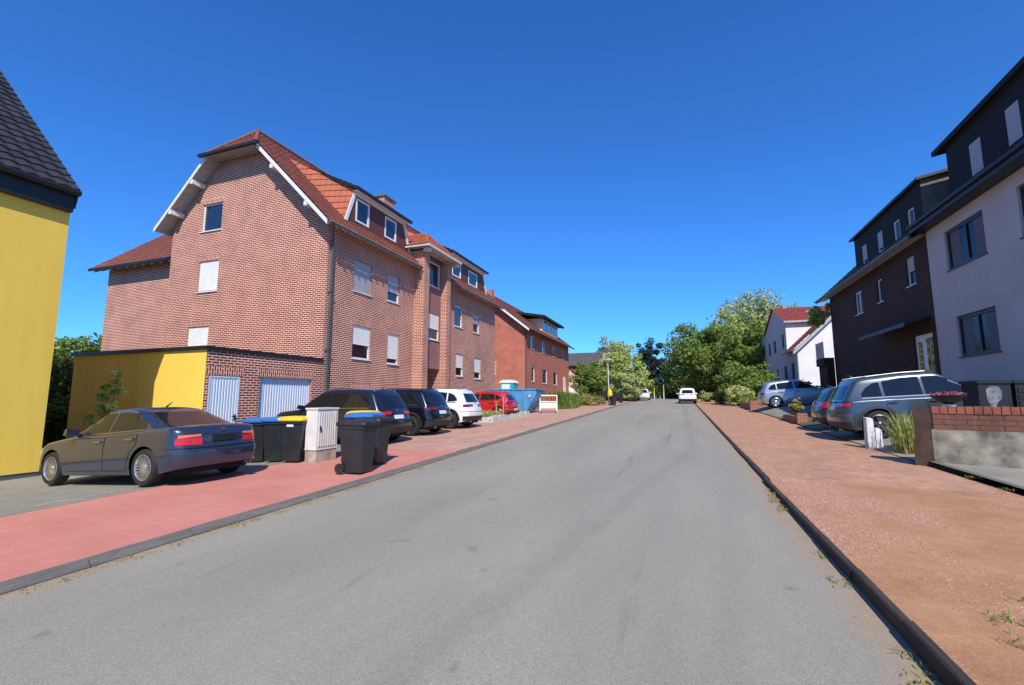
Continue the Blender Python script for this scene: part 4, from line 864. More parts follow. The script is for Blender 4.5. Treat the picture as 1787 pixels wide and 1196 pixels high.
    if c.wiper:
        a=c.C(.1,rg[1]+.05); b=c.C(.75,rg[1]+.10); k=MB(); k.tube(a-Vector((.012,0,0)),b-Vector((.012,0,0)),.008,n=5); k.build('rear_wiper',M['plast'],root,world=False)
    k=MB(); p=c.C(2.2 if c.rails else 2.1,1); k.tube((c.cr1+.25,0,p.z+.03),(c.cr1+.08,0,p.z+.11),.018,.006,n=6); k.build('aerial',M['plast'],root,world=False)
    return root
SED=dict(L=4.40,W=1.72,H=1.38,wb=2.73,ro=.91,wr=.315,ra=.365,rr=.42,rf=.5,sill=.19,zref=.95,cladding=False,strip=.50,
 top=[(0,.88),(.07,.935),(.2,.965),(.7,.97),(1.2,.945),(2.0,.92),(3.0,.90),(3.35,.87),(3.9,.80),(4.25,.70),(4.40,.58)],
 rear=[(.2,.10),(.3,.03),(.45,0),(.60,.0),(.63,.05),(.8,.07),(.95,.10),(1.02,.14)],front=[(.2,.12),(.35,.02),(.5,0),(.7,.10),(.85,.3)],
 cr0=.60,cr1=1.45,cf0=3.32,cf1=2.42,wb0=.80,wr1=.60,roof=[(.9,1.24),(1.3,1.325),(1.8,1.36),(2.3,1.35),(2.7,1.30)],
 rglass=(.93,.14,.86),side=[[(1.02,.16,.30),(1.14,.14,.62),(1.32,.13,.80),(1.6,.12,.85),(1.98,.12,.87)],[(2.06,.12,.87),(2.35,.12,.86),(2.55,.12,.76),(2.85,.12,.50),(3.12,.12,.17)]],
 dlo=(1.05,3.12,.12),trim='chrome',doors=[(1.12,2.0),(2.01,3.12)],handle='chrome',
 lamps=[('red_l',.76,1.60,.665,.775,-.02),('org_l',.80,1.52,.775,.83,.02)],hz=.66,rim='smulti',rails=False,rplastic=0,bline=.60,plate=.69,platem='seam',emb=.90,exh=1,wiper=False)
SUV=dict(L=4.42,W=1.82,H=1.62,wb=2.67,ro=.86,wr=.345,ra=.40,rr=.42,rf=.5,sill=.22,zref=1.0,cladding=True,strip=0,
 top=[(0,.98),(.1,1.03),(.8,1.04),(2.0,1.02),(3.0,.99),(3.3,.985),(3.9,.92),(4.2,.82),(4.42,.68)],
 rear=[(.25,.12),(.35,.04),(.5,0),(.7,.01),(.75,.05),(.95,.10),(1.05,.16)],front=[(.25,.12),(.4,.03),(.6,0),(.8,.1),(.95,.3)],
 cr0=.18,cr1=.50,cf0=3.42,cf1=2.45,wb0=.84,wr1=.66,roof=[(.3,1.56),(.8,1.60),(1.6,1.62),(2.3,1.60),(2.7,1.55)],
 rglass=(.9,.10,.74),side=[[(.58,.2,.34),(.72,.15,.6),(.9,.14,.72),(1.0,.13,.74)],[(1.06,.13,.75),(1.5,.12,.8),(1.95,.12,.82)],[(2.02,.12,.82),(2.35,.12,.8),(2.6,.12,.68),(3.16,.12,.16)]],
 dlo=(.6,3.15,.12),trim='chrome',doors=[(1.08,1.98),(1.99,3.10)],handle='plast',
 lamps=[('red_l',.62,1.78,.84,.96,.03)],hz=.75,rim='dfive',rails=True,rplastic=.50,bline=.68,plate=.74,platem='plate',emb=1.0,exh=2,wiper=True)
def var(d,**k): q=dict(d); q.update(k); return q
def gp(x,y,o=PH): return (x,y,gz(x,y)+o)
P_navy=paint('metallic_blue_grey_paint',(.022,.030,.058),.12,.28); P_dk=paint('metallic_dark_brown_paint',(.022,.022,.034),.5,.28); P_blk=paint('black_paint',(.006,.006,.010),.2,.25)
P_wht=paint('white_paint',(.78,.78,.80),0,.3); P_red=paint('red_paint',(.50,.012,.012),.15,.3); P_sil=paint('silver_paint',(.34,.37,.42),.6,.3); P_teal=paint('metallic_grey_blue_paint',(.055,.075,.092),.4,.28); P_dte=paint('dark_teal_paint',(.025,.045,.05),.5,.3)
make_car('parked_car','dark blue grey saloon with silver multi spoke wheels parked by the yellow house','car',var(SED,paint=P_navy),gp(-7.80,6.25),PI+R(-1),'cars parked nose in along the left pavement')
G1='cars parked nose in along the left pavement'
make_car('parked_car','dark brown metallic compact family car parked behind the bins and the grey cabinet','car',var(SUV,paint=P_dk,H=1.6),gp(-8.0,12.1),PI,G1)
make_car('parked_car','black SUV parked between the dark brown car and the white SUV','car',var(SUV,paint=P_blk,trim='plast',lamps=[('dred_l',.5,1.7,.86,.97,.02)],rim='dten'),gp(-8.05,14.95),PI,G1)
make_car('parked_car','white SUV with dark tail lamps parked beside the black SUV','car',var(SUV,paint=P_wht,trim='plast',lamps=[('dred_l',.45,1.7,.86,.98,.03)],rim='dfive'),gp(-8.05,17.85),PI,G1)
RED=var(SUV,paint=P_red,L=4.05,wb=2.58,ro=.72,cladding=False,wr=.31,ra=.36,rails=False,trim='plast',sill=.19,zref=.92,
 top=[(0,.90),(.1,.95),(.8,.97),(2.0,.94),(2.8,.91),(3.1,.90),(3.6,.84),(3.9,.75),(4.05,.62)],cr0=.14,cr1=.50,cf0=3.2,cf1=2.3,wb0=.80,wr1=.62,
 roof=[(.3,1.39),(.8,1.44),(1.5,1.45),(2.2,1.43),(2.6,1.38)],side=[[(.62,.25,.35),(.8,.16,.55),(.95,.14,.68)],[(1.0,.14,.7),(1.4,.12,.78),(1.85,.12,.8)],[(1.92,.12,.8),(2.25,.12,.78),(2.5,.12,.65),(2.98,.12,.16)]],
 doors=[(1.0,1.88),(1.89,2.92)],dlo=(.7,2.95,.12),lamps=[('dred_l',.6,1.75,.74,.88,.02)],rplastic=.42,rim='sten',bline=.58,plate=.42,emb=.78,hz=.66,rear=[(.2,.1),(.32,.03),(.45,0),(.62,.0),(.68,.04),(.85,.10),(.98,.16)])
make_car('parked_car','bright red hatchback parked between the flower bed and the blue skip','car',RED,gp(-8.6,24.3),PI,G1)
WHC=var(RED,paint=P_wht,lamps=[('red_l',.7,1.5,.8,.95,0)])
make_car('parked_car','small white hatchback facing us at the far left kerb','car',WHC,gp(-4.8,67.5,.0),-PI/2+R(2))
FSU=var(SUV,paint=P_wht,trim='plast',lamps=[('dred_l',.35,1.6,.90,.97,.0)],rails=False,rim='dfive')
make_car('parked_car','white SUV seen from behind at the right kerb far down the street','car',FSU,gp(.72,50.8,.0),PI/2)
G2='cars parked nose in on the right driveways'
BIG=var(SUV,paint=P_teal,L=4.70,W=1.88,wb=2.79,ro=.95,wr=.385,ra=.445,rim='dfive',lamps=[('red_l',.6,1.8,.93,1.06,.05)],
 top=[(0,1.08),(.1,1.12),(.8,1.12),(2.2,1.08),(3.1,1.05),(3.5,1.03),(4.1,.98),(4.45,.88),(4.70,.72)],zref=1.08,bline=.76,plate=.84,emb=1.1,hz=.85,
 cr0=.16,cr1=.55,cf0=3.62,cf1=2.62,wb0=.87,wr1=.70,roof=[(.3,1.68),(.8,1.74),(1.7,1.78),(2.5,1.76),(2.9,1.70)],
 side=[[(.66,.16,.3),(.8,.14,.55),(1.0,.13,.72),(1.15,.13,.74)],[(1.22,.12,.76),(1.7,.12,.82),(2.1,.12,.83)],[(2.17,.12,.83),(2.55,.12,.82),(2.8,.12,.68),(3.36,.12,.16)]],doors=[(1.2,2.13),(2.14,3.28)],dlo=(.66,3.34,.12))
make_car('parked_car','large grey blue estate SUV with roof rails parked in front of the pale house','car',BIG,(4.45,17.05,gz(5.4,16.6)+.07),0,G2)
make_car('parked_car','dark teal hatchback just visible behind the large grey blue SUV','car',var(RED,paint=P_dte,lamps=[('red_l',.55,1.8,.76,.96,.0)]),(4.7,20.1,gz(5.6,20)+.07),0,G2)
make_car('parked_car','silver estate car half in the shade on the driveway before the crimson roofed house','car',var(SUV,paint=P_sil,cladding=False,rails=False,lamps=[('dred_l',.6,1.7,.8,.97,.03)],rim='ssix',rplastic=0),(4.75,33.4,gz(5.8,33)+.09),0,G2)
# ================================================================= BINS, CABINET, STREET FURNITURE
def make_bin(label,loc,rotz,lid,group='wheelie bins on the left pavement',sticker=False,cat='bin',scale=1.0,stick_label=None):
    r=thing('wheelie_bin',label,cat,loc,rotz,group); r['_org']=(0.,0.,0.); s=scale
    mb=MB()
    def ringp(w,d,z,ch): return [(-w+ch,-d,z),(w-ch,-d,z),(w,-d+ch,z),(w,d,z),(-w,d,z),(-w,-d+ch,z)]
    R_=[(.20,.20,.03,.03),(.205,.205,.06,.03),(.27,.26,.86,.05),(.285,.285,.865,.05),(.285,.285,.93,.05)]
    rs=[[Vector(p)*s for p in ringp(*q)] for q in R_]
    for A,B in zip(rs,rs[1:]):
        for i in range(6): j=(i+1)%6; mb.add([A[i],A[j],B[j],B[i]])
    mb.add(rs[0]); mb.add(rs[-1])
    for x in (-.14,0,.14): mb.box((x-.012)*s,(x+.012)*s,.265*s,.285*s,.2*s,.85*s)
    b=mb.build('body',M['binb'],r,world=False,smooth=25)
    mb=MB(); L_=[(.30,.31,.925,.04),(.31,.32,.95,.04),(.305,.315,.985,.05),(.25,.25,1.02,.06),(.12,.12,1.03,.04)]
    rs=[[Vector(p)*s for p in ringp(*q)] for q in L_]
    for A,B in zip(rs,rs[1:]):
        for i in range(6): j=(i+1)%6; mb.add([A[i],A[j],B[j],B[i]])
    mb.add(rs[0]); mb.add(rs[-1]); mb.build('lid',lid,r,world=False,smooth=25)
    mb=MB(); mb.tube((-.22*s,.36*s,.93*s),(.22*s,.36*s,.93*s),.018*s)
    for x in (-.22,0,.22): mb.box((x-.02)*s,(x+.02)*s,.27*s,.37*s,.91*s,.945*s)
    mb.build('handle',M['binb'],r,world=False)
    for sx in (-1,1):
        mb=MB(); mb.lathe([(0,-.022),(.07,-.022),(.095,-.026),(.10,-.015),(.10,.015),(.095,.026),(.07,.022),(0,.022)],(0,0,0),'y',20)
        w=mb.build('wheel',M['rubber'],r,world=False,smooth=40); w.rotation_euler=(0,0,PI/2); w.location=(sx*.255*s,.235*s,.10*s)
    mb=MB(); mb.tube((-.25*s,.235*s,.10*s),(.25*s,.235*s,.10*s),.012*s); mb.build('axle',M['galv'],r,world=False)
    if sticker:
        mb=MB(); mb.add([(.262,-.10,.80),(.262,.04,.80),(.268,.04,.86),(.268,-.10,.86)] if 'alone' in label else [(-.08,-.262,.80),(.08,-.262,.80),(.08,-.2665,.85),(-.08,-.2665,.85)]); mb.build('sticker',M['shutter'],r,world=False)
    return r
B0=R(24)
make_bin('black wheelie bin with blue lid, nearest the saloon car in the row of three',gp(-9.5,8.45),R(12),M['binblue'])
make_bin('dark grey wheelie bin with blue lid, middle of the row of three',gp(-8.93,8.45),R(14),M['binblue'])
make_bin('dark grey wheelie bin with yellow lid beside the grey cabinet',gp(-8.36,8.4),R(14),M['binyel'],sticker=True)
make_bin('large black wheelie bin with black lid standing alone on the red pavement',gp(-6.02,7.66,PH),R(92),M['binb'],sticker=True)
make_bin('wheelie bin with blue lid just behind the black lidded bin',gp(-6.75,8.75,PH),R(12),M['binblue'],scale=1.08)
make_bin('wheelie bin with yellow lid hidden between the cabinet and the blue lidded bin',gp(-7.55,9.75,PH),R(15),M['binyel'],scale=1.07)
make_bin('black wheelie bin half hidden on the kerb side of the black lidded bin',gp(-6.42,8.7,PH),R(90),M['binb'])
cb=thing('electric_cabinet','pale grey ribbed utility cabinet on a stained concrete base between the bins','cabinet',gp(-7.93,8.72,PH),0); cb['_org']=(0.,0.,0.)
# local: -y faces the road corner, ribs on the +x side
mb=MB(); mb.box(-.145,.18,-.33,.33,.28,1.17); mb.build('housing',M['cab'],cb,world=False)
mb=MB(); mb.box(-.165,.20,-.35,.35,1.172,1.21); mb.build('cap',M['cab'],cb,world=False); mb=MB(); mb.box(-.155,.19,-.34,.34,.262,.278); mb.build('base_frame',M['cab'],cb,world=False)
mb=MB()
for i in range(8): y=-.285+i*.073; mb.box(.182,.198,y,y+.035,.34,1.12)
d=mb.build('door',M['cab'],cb,world=False); mb=MB(); mb.box(.20,.22,-.27,-.24,.70,.80); mb.tube((.21,-.255,.72),(.21,-.20,.68),.01,n=6); mb.build('handle',M['black'],d,world=False)
mb=MB(); mb.box(-.14,.175,-.32,.32,-.1,.258); mb.build('base',M['concrete'],cb,world=False)
# skip (dumpster)
sk_=thing('skip','blue steel skip with sloping end next to the red hatchback','skip',gp(-9.1,29.6,PH)); sk_['_org']=(0.,0.,0.)
mb=MB(); y0,y1=-.9,.9
prof=[(.35,1.52),(.35,1.30),(-.35,.12),(-1.9,.12),(-2.9,1.30),(-2.9,1.52)]
for y in (y0,y1): mb.prism([(x,y,z) for x,z in prof],(0,.04,0))
for (a,b),(c,d) in zip(prof,prof[1:]): mb.add([(a,y0,b),(c,y0,d),(c,y1+.04,d),(a,y1+.04,b)])
mb.build('hopper',M['binsteel'],sk_,world=False)
mb=MB()
for y in (y0-.05,y1+.0): mb.box(-2.95,.4,y,y+.09,1.5,1.58)
mb.box(.35,.43,y0-.05,y1+.09,1.5,1.58); mb.box(-2.98,-2.9,y0-.05,y1+.09,1.5,1.58)
for x in (-.6,-1.3,-2.0): mb.prism([(x,y0-.05,.2),(x+.09,y0-.05,.2),(x+.09,y0-.05,1.5),(x,y0-.05,1.5)],(0,.05,0))
mb.build('rim',M['binsteel'],sk_,world=False)
mb=MB(); mb.add([(-.35,y0-.006,1.0),(.0,y0-.006,1.12),(.02,y0-.006,1.24),(-.33,y0-.006,1.12)]); mb.build('reflective_sticker',M['redp'],sk_,world=False)
mb=MB(); mb.add([(-.2,y0-.009,1.05),(-.08,y0-.009,1.09),(-.08,y0-.009,1.2),(-.2,y0-.009,1.16)]); mb.build('reflective_sticker',M['white'],sk_,world=False)
# red and white barrier
br=thing('barrier','faded red and white plastic road barrier beside the blue skip','barrier',gp(-8.35,30.1,PH),R(15)); br['_org']=(0.,0.,0.)
mb=MB(); mb.box(-.6,-.54,-.02,.02,.06,1.18); mb.box(.54,.6,-.02,.02,.06,1.18); mb.box(-.54,.54,-.02,.02,1.1,1.18); mb.box(-.54,.54,-.02,.02,.70,.76); mb.box(-.54,.54,-.02,.02,.18,.66)
mb.build('frame',M['white'],br,world=False)
mb=MB()
for i in range(7): x=-.5+i*.15; mb.box(x,x+.06,-.015,.015,.76,1.1)
mb.box(-.5,.5,-.026,-.021,.20,.28); mb.build('bars',M['redp'],br,world=False)
mb=MB(); mb.box(-.55,-.45,-.3,.3,0,.06); mb.box(.45,.55,-.3,.3,0,.06); mb.build('feet',M['rubber'],br,world=False)
# portable toilet
pt=thing('portable_toilet','white and turquoise portable toilet against the orange brick gable','portable toilet',gp(-13.6,36.6,.0)); pt['_org']=(0.,0.,0.)
M['turq']=plain('turquoise_plastic',(.05,.38,.55),.4,.05)
mb=MB(); mb.box(-.6,.6,-.6,.6,.1,2.15); 
for x in (-.6,.55): mb.box(x,x+.05,-.64,-.6,.1,2.15)
mb.build('cabin',M['turq'],pt,world=False)
mb=MB(); mb.box(-.42,.30,-.64,-.605,.15,2.05); mb.build('door',M['white'],pt,world=False)
mb=MB(); mb.prism([(-.66,-.66,2.15),(.66,-.66,2.15),(.6,-.66,2.3),(.3,-.66,2.42),(-.3,-.66,2.42),(-.6,-.66,2.3)],(0,1.32,0)); mb.build('roof',M['white'],pt,world=False)
# low stone flower bed with plants and stakes
fb=thing('flower_bed','low rough stone edged flower bed between the white SUV and the red hatchback','flower bed',gp(-8.9,22.8,PH))
mb=MB(); 
for i in range(13):
    y=20.9+i*.46; x=-8.72+rnd.uniform(-.03,.03); z=gz(x,y)+PH-.02; h=.26+rnd.uniform(-.04,.06); mb.hexa([(x-.14,y,z),(x+.12,y+.02,z),(x+.14,y+.43,z),(x-.12,y+.44,z),(x-.11,y+.03,z+h),(x+.09,y+.03,z+h+.02),(x+.1,y+.4,z+h),(x-.1,y+.4,z+h-.02)])
for i in range(5):
    x=-9.1-i*.42; y=20.85; z=gz(x,y)+PH-.02; mb.hexa([(x,y-.12,z),(x+.4,y-.1,z),(x+.4,y+.12,z),(x,y+.1,z),(x+.02,y-.1,z+.26),(x+.38,y-.09,z+.24),(x+.38,y+.1,z+.27),(x+.02,y+.1,z+.25)])
mb.build('stone_edging',M['stone'],fb); mb=MB(); mb.box(-11,-8.8,20.95,26.6,.4,.78); mb.build('soil',M['g_earth'],fb)
for i,(y,h) in enumerate(((22.2,1.0),(23.2,1.35))):
    st=thing('timber_stake',('short','tall')[i]+' timber stake with crosspiece standing in the stone flower bed','stake',(-8.95,y,gz(-8.95,y)+.1)); mb=MB(); mb.box(-8.97,-8.92,y-.025,y+.025,.55,.55+h); mb.box(-8.97,-8.92,y-.2,y+.2,.5+h,.55+h); mb.build('post',M['wood'],st)
# street lamps
def lamp(x,y,h,label):
    l=thing('street_lamp',label,'street lamp',gp(x,y,PH)); l['_org']=(0.,0.,0.)
    mb=MB(); mb.tube((0,0,0),(0,0,h*.25),.075,.07,10); mb.tube((0,0,h*.25),(0,0,h),.05,.035,10); mb.build('pole',M['galv'],l,world=False,smooth=30)
    mb=MB(); mb.lathe([(0,h+.22),(.42,h+.2),(.44,h+.15),(.1,h+.13)],(0,0,0),'z',16); mb.build('lamp_cap',M['galv'],l,world=False)
    mb=MB(); mb.lathe([(.08,h-.05),(.2,h+.05),(.24,h+.14)],(0,0,0),'z',14); mb.build('lamp_shade',M['white'],l,world=False); return l
lamp(-6.35,44.2,4.15,'pale street lamp with flat round head and a yellow sack on its pole, left pavement'); lamp(-6.0,84,3.9,'more distant pale street lamp behind the small white hatchback')
ys=tag(None or thing('rubbish_sack','yellow sack tied to the pole of the nearer pale street lamp','sack',gp(-6.2,44.1,PH)),None,None); mb=MB(); mb.lathe([(0,.0),(.2,.02),(.25,.25),(.2,.55),(.08,.75),(.1,.85),(0,.8)],(-6.2,43.95,gz(0,44.1)+PH+.75),'z',12); mb.build('bag',M['binyel'],ys,smooth=60)
make_bin('dark bin standing against the bushes left of the street lamp',gp(-7.35,46.6,PH),R(10),M['binb'],group='bins far down the left pavement',scale=1.25)
make_bin('small dark bin at the kerb just right of the street lamp foot',gp(-5.85,43.6,PH),R(40),M['binb'],group='bins far down the left pavement',scale=.85)
pp=thing('gate_post','dark square post at the far left kerb beyond the lamp','post',gp(-6.0,51,PH)); mb=MB(); mb.box(-6.2,-5.85,50.85,51.15,1.1,2.6); mb.build('post_shaft',M['brownframe'],pp); mb=MB(); mb.box(-6.24,-5.81,50.81,51.19,2.6,2.66); mb.build('post_cap',M['concrete'],pp)
fn=thing('wooden_fence','weathered board fence below the bright green tree','fence',(-7,62,1.4)); mb=MB()
for i in range(22): x=-9.6+i*.2; h=2.95+rnd.uniform(-.05,.05); mb.box(x,x+.17,66,66.04,1.35,h)
mb.build('boards',plain('weathered_board',(.30,.19,.12),.9,.25,8),fn); mb=MB(); mb.box(-9.6,-5.2,66.04,66.1,1.8,1.9); mb.build('rail',M['bark'],fn)
for i,(px,py,h) in enumerate(((-3.55,71,1.75),(-2.9,74,1.6),(-2.2,70,2.1))):
    t=thing('marker_post',('yellow marker post nearest the small white hatchback','yellow marker post in the middle of the three at the road end','tallest yellow marker post, right one of three at the road end')[i],'post',(px,py,1.5),0,'yellow posts at the end of the road'); mb=MB(); mb.tube((px,py,1.5),(px,py,1.5+h*.5),.06,n=8,m=1); mb.tube((px,py,1.5+h*.5),(px,py,1.5+h),.06,n=8); mb.build('shaft',[M['binyel'],M['white']],t)
# ================================================================= RIGHT GARDEN WALLS AND SMALL THINGS
gw=thing('garden_wall','garden wall of red bricks on a stained concrete footing, nearest on the right','wall',(5.0,12,gz(5,12)))
# the wall turns from the pavement towards the house
A0=Vector((4.92,12.1,0)); A1=Vector((9.6,10.3,0)); dW=(A1-A0); LW=dW.length; uW=dW/LW; nW=Vector((uW.y,-uW.x,0)); bz=.18
def wbox(mb,a,b,d0,d1,z0,z1,jit=0): mb.obox(A0+uW*a+nW*d0+Z*z0,uW*(b-a),nW*(d1-d0),Z*(z1-z0))
mb=MB(); wbox(mb,-.03,LW,-.16,.16,bz,1.06); mb.build('footing',stucco('stained_concrete',(.25,.225,.17),.65,.9,3.2),gw)
mb=MB(); o=A0+nW*.14+Z*.90
for k in range(3):
    x=0 if k%2 else -.0; z0=1.06+k*.105; 
    a=0.0-(.17 if k%2 else 0)
    while a<LW:
        b=a+.34; a2=max(a,0); j=rnd.uniform(0,.006); wbox(mb,a2+.006,min(b,LW)-.006,-.14,.14+j,z0+.007,z0+.098); a=b
mb.build('brick_courses',brick('wall_brick_course',(.20,.075,.048),(.14,.052,.035),(.22,.15,.11),bw=.34,rh=10,ms=.004,kind='pos',var=.45),gw)
mb=MB(); wbox(mb,.01,LW-.01,-.125,.125,1.061,1.38); mb.build('mortar_bed',M['concrete'],gw)
mb=MB(); a=.0
while a<LW: j=rnd.uniform(-.004,.006); wbox(mb,a+.006,a+.118,-.16,.16+j,1.385,1.53+j); a+=.125
mb.build('coping_bricks',plain('coping_brick',(.28,.085,.05),.85,.35,2.5,.3,40),gw)
mb=MB(); mb.obox(A0+uW*(-.30)+nW*.17+Z*.15,uW*.27,nW*-.34,Z*1.33); mb.obox(A0+uW*(-.33)+nW*.24+Z*.15,uW*.30,nW*-.08,Z*.7); mb.build('wall_end',plain('shaded_brown_end',(.06,.03,.02),.8,.4,6,.4),gw)  # brown end face of the wall, its shade put into the dark colour
sm_=thing('stone_stump','pale rough stepped granite stump beside the big SUV wheel','stone',(4.8,14.9,gz(4.8,14.9))); mb=MB(); zz=gz(4.75,14.9)+.02
for (x0,x1,h) in ((4.60,4.78,.82),(4.78,4.95,.55)): mb.hexa([(x0,14.75,zz),(x1,14.77,zz),(x1,15.02,zz),(x0,15.02,zz),(x0+.01,14.78,zz+h),(x1-.02,14.79,zz+h-.03),(x1-.02,14.97,zz+h),(x0+.01,14.99,zz+h+.02)])
mb.build('stone_block',M['ivory'],sm_)
lw=thing('brick_planter','low brick planter with flowering plants at the driveway mouth behind the teal car','planter',gp(4.9,24.6,.1)); mb=MB()
mb.box(4.75,5.15,23.2,23.45,.4,1.05); mb.box(4.75,4.95,23.45,26.2,.4,.9); mb.build('brickwork',M['brick_w'],lw)
lw2=thing('brick_planter','low red brick planter wall behind the silver estate car','planter',gp(4.9,36,.1)); mb=MB(); mb.box(4.6,7.6,36.2,36.5,.6,1.55); mb.box(4.6,4.85,36.5,42,.6,1.35); mb.build('brickwork',M['brick_w'],lw2)
pb=thing('flower_bowl','dark bowl of pink flowers on a stone pedestal behind the brick garden wall','planter',(5.83,13.5,gz(5.83,13.5)+.06)); bx,by=5.83,13.5
mb=MB(); mb.lathe([(0,1.56),(.07,1.56),(.18,1.62),(.32,1.73),(.34,1.76),(.0,1.74)],(bx,by,0),'z',18); mb.build('bowl',M['black'],pb,smooth=50); mb=MB(); mb.lathe([(.16,.3),(.16,.5),(.1,.6),(.09,1.46),(.14,1.56),(0,1.56)],(bx,by,0),'z',12); mb.build('pedestal',M['ivory'],pb,smooth=40)
mb=MB(); 
for i in range(420):
    a=rnd.uniform(0,2*PI); r=.32*math.sqrt(rnd.random()); p=Vector((bx+r*math.cos(a),by+r*math.sin(a),1.76+rnd.uniform(0,.10)*(1.2-r*2))); s=.013
    n=Vector((rnd.gauss(0,1),rnd.gauss(0,1),rnd.gauss(.6,1))).normalized(); t=n.orthogonal().normalized()*s; b_=n.cross(t); mb.add([p-t-b_,p+t-b_,p+t+b_,p-t+b_],None,0 if rnd.random()<.7 else 1)
mb.build('flowers',[M['flower'],M['leaf_d']],pb)
def binbox(x0,x1,y,label,poster):
    t=thing('bin_store',label,'bin store',(x0,y,gz(x0,y)),0,'bin screens at the right edge'); mb=MB(); mb.box(x0,x1,y,y+.7,.3,2.05); mb.build('box',M['brownframe'],t); mb=MB(); mb.box(x0-.03,x1+.03,y-.04,y+.74,2.05,2.12); mb.build('lid',M['black'],t)
    mb=MB()
    if poster:
        q=[(-.14,0),(-.08,-.2),(.0,-.26),(.05,-.1),(.13,-.02),(.15,.15),(.1,.27),(-.05,.3),(-.14,.2)]; cx,cz=(x0+x1)/2-.02,1.70
        mb.add([(cx+a,y-.006,cz+b) for a,b in q]); mb.build('poster_shape',plain('faded_sticker',(.16,.16,.18),.6,.5,9),t)
    else:
        for i in range(10): mb.box(x0+.04,x1-.04,y-.02,y-.002,.4+i*.16,.50+i*.16)
        mb.build('slats',M['brownframe'],t)
binbox(6.72,7.32,14.2,'dark bin box with a pale sticker of a shape on its front',True); binbox(7.40,8.7,14.2,'dark slatted bin screen at the right edge of the picture',False)
# ================================================================= VEGETATION
rs=np.random.RandomState(7)
def leaves(name,par,clumps,n,size,mat,spread=1.0,up=.3,elong=1.0,label=None,droop=0):
    """clumps: array of x,y,z,r ; n leaf faces scattered round each clump"""
    cl=np.array(clumps,float); k=len(cl); ctr=np.repeat(cl[:,:3],n,0); rad=np.repeat(cl[:,3],n)
    d=rs.normal(size=(k*n,3)); d/=np.linalg.norm(d,axis=1)[:,None]; rr=rs.uniform(.35,1.0,(k*n,1))**.6
    pos=ctr+d*rr*rad[:,None]*np.array([1,1,.75])*spread
    nr=d*.7+rs.normal(size=d.shape)*.6; nr[:,2]+=up; nr/=np.linalg.norm(nr,axis=1)[:,None]
    t=np.cross(nr,rs.normal(size=nr.shape)); t/=np.linalg.norm(t,axis=1)[:,None]; b=np.cross(nr,t)
    s=(size*rs.uniform(.6,1.35,(k*n,1))); t*=s; b*=s*.6*elong
    v=np.empty((k*n,4,3)); v[:,0]=pos-t; v[:,1]=pos+b*.9-t*.1; v[:,2]=pos+t; v[:,3]=pos-b*.9-t*.1
    off=np.array(par['_org']) if par is not None else np.zeros(3); v=v.reshape(-1,3)-off
    me=bpy.data.meshes.new(name); N=k*n
    me.vertices.add(N*4); me.vertices.foreach_set('co',v.ravel()); me.loops.add(N*4); me.loops.foreach_set('vertex_index',np.arange(N*4))
    me.polygons.add(N); me.polygons.foreach_set('loop_start',np.arange(N)*4); me.polygons.foreach_set('loop_total',np.full(N,4)); me.update(calc_edges=True)
    me.materials.append(mat); o=bpy.data.objects.new(name,me); COL.objects.link(o)
    if par is not None: o.parent=par
    o['_org']=tuple(off); 
    if label: o['label']=label
    return o
def crown(c,rx,ry,rz_,n,r,hollow=.55):
    out=[]
    while len(out)<n:
        d=rs.normal(size=3); d/=np.linalg.norm(d); q=rs.uniform(hollow,1.0)
        k=1+.22*math.sin(d[0]*5+c[0])*math.cos(d[1]*4+d[2]*5+c[1])
        p=np.array(c)+d*q*k*np.array([rx,ry,rz_]); out.append((*p,r*rs.uniform(.6,1.3)))
    return out
def limbs(par,base,top,r,clumps,nb=9,name='trunk'):
    mb=MB(); b=Vector(base); t=Vector(top); pts=[b+(t-b)*k/5+Vector((rnd.uniform(-.1,.1),rnd.uniform(-.1,.1),0))*min(k,1) for k in range(6)]
    for i in range(5): mb.tube(pts[i],pts[i+1],r*(1-.14*i),r*(1-.14*(i+1)),8,cap=False)
    cl=list(clumps); rnd.shuffle(cl)
    for c in cl[:nb]:
        s=pts[rnd.randint(2,5)]; e=Vector(c[:3]); m=s.lerp(e,.5)+Vector((0,0,-.08*(e-s).length)); mb.tube(s,m,r*.36,r*.2,6,cap=False); mb.tube(m,e,r*.2,r*.06,5,cap=False)
    mb.build(name,M['bark'],par,smooth=60)
def tree(name,label,cat,x,y,zt,rx,rz_,mat,n=90,leaf=.16,per=90,r=None,group=None,zc=None,ry=None,trunk=.22,hollow=.5,zb=None,up=.3):
    zb=gz(x,y) if zb is None else zb; t=thing(name,label,cat,(x,y,zb),0,group); zc=zt-rz_ if zc is None else zc; r=r or rx*.26
    cl=crown((x,y,zc),rx,ry or rx,rz_,n,r,hollow)
    cl=[(a,b,max(c,zb+.3),d) for a,b,c,d in cl]
    leaves('crown',t,cl,per,leaf,M[mat],up=up)
    limbs(t,(x,y,zb),(x,y,zc),trunk,cl,12); return t
G3='trees and tall shrubs at the end of the street'
tree('tree','bright yellow green tree behind the pale street lamp','tree',-6.9,60.5,7.9,3.4,3.3,'leaf_l',95,.17,120,group=G3,zc=4.7)
tree('tree','feathery pale green top of a taller tree behind the small red brick house','tree',-9.6,74,11.4,2.9,2.6,'leaf_b',60,.2,55,group=G3,hollow=.3)
tree('tree','pale blossoming shrubby tree at the kerb right of the yellow sack','tree',-6.0,57.5,4.6,1.9,1.6,'leaf_b',40,.14,90,group=G3)
tree('tree','dark purple leaved tree behind the small white hatchback','tree',-5.0,88,11.9,3.0,5.2,'leaf_p',150,.2,80,group=G3,zc=6.6)
tree('tree','low dark tree mass filling the end of the road','tree',-1.6,92,7.6,3.8,3.2,'leaf_d',60,.22,80,group=G3,zc=4.0)
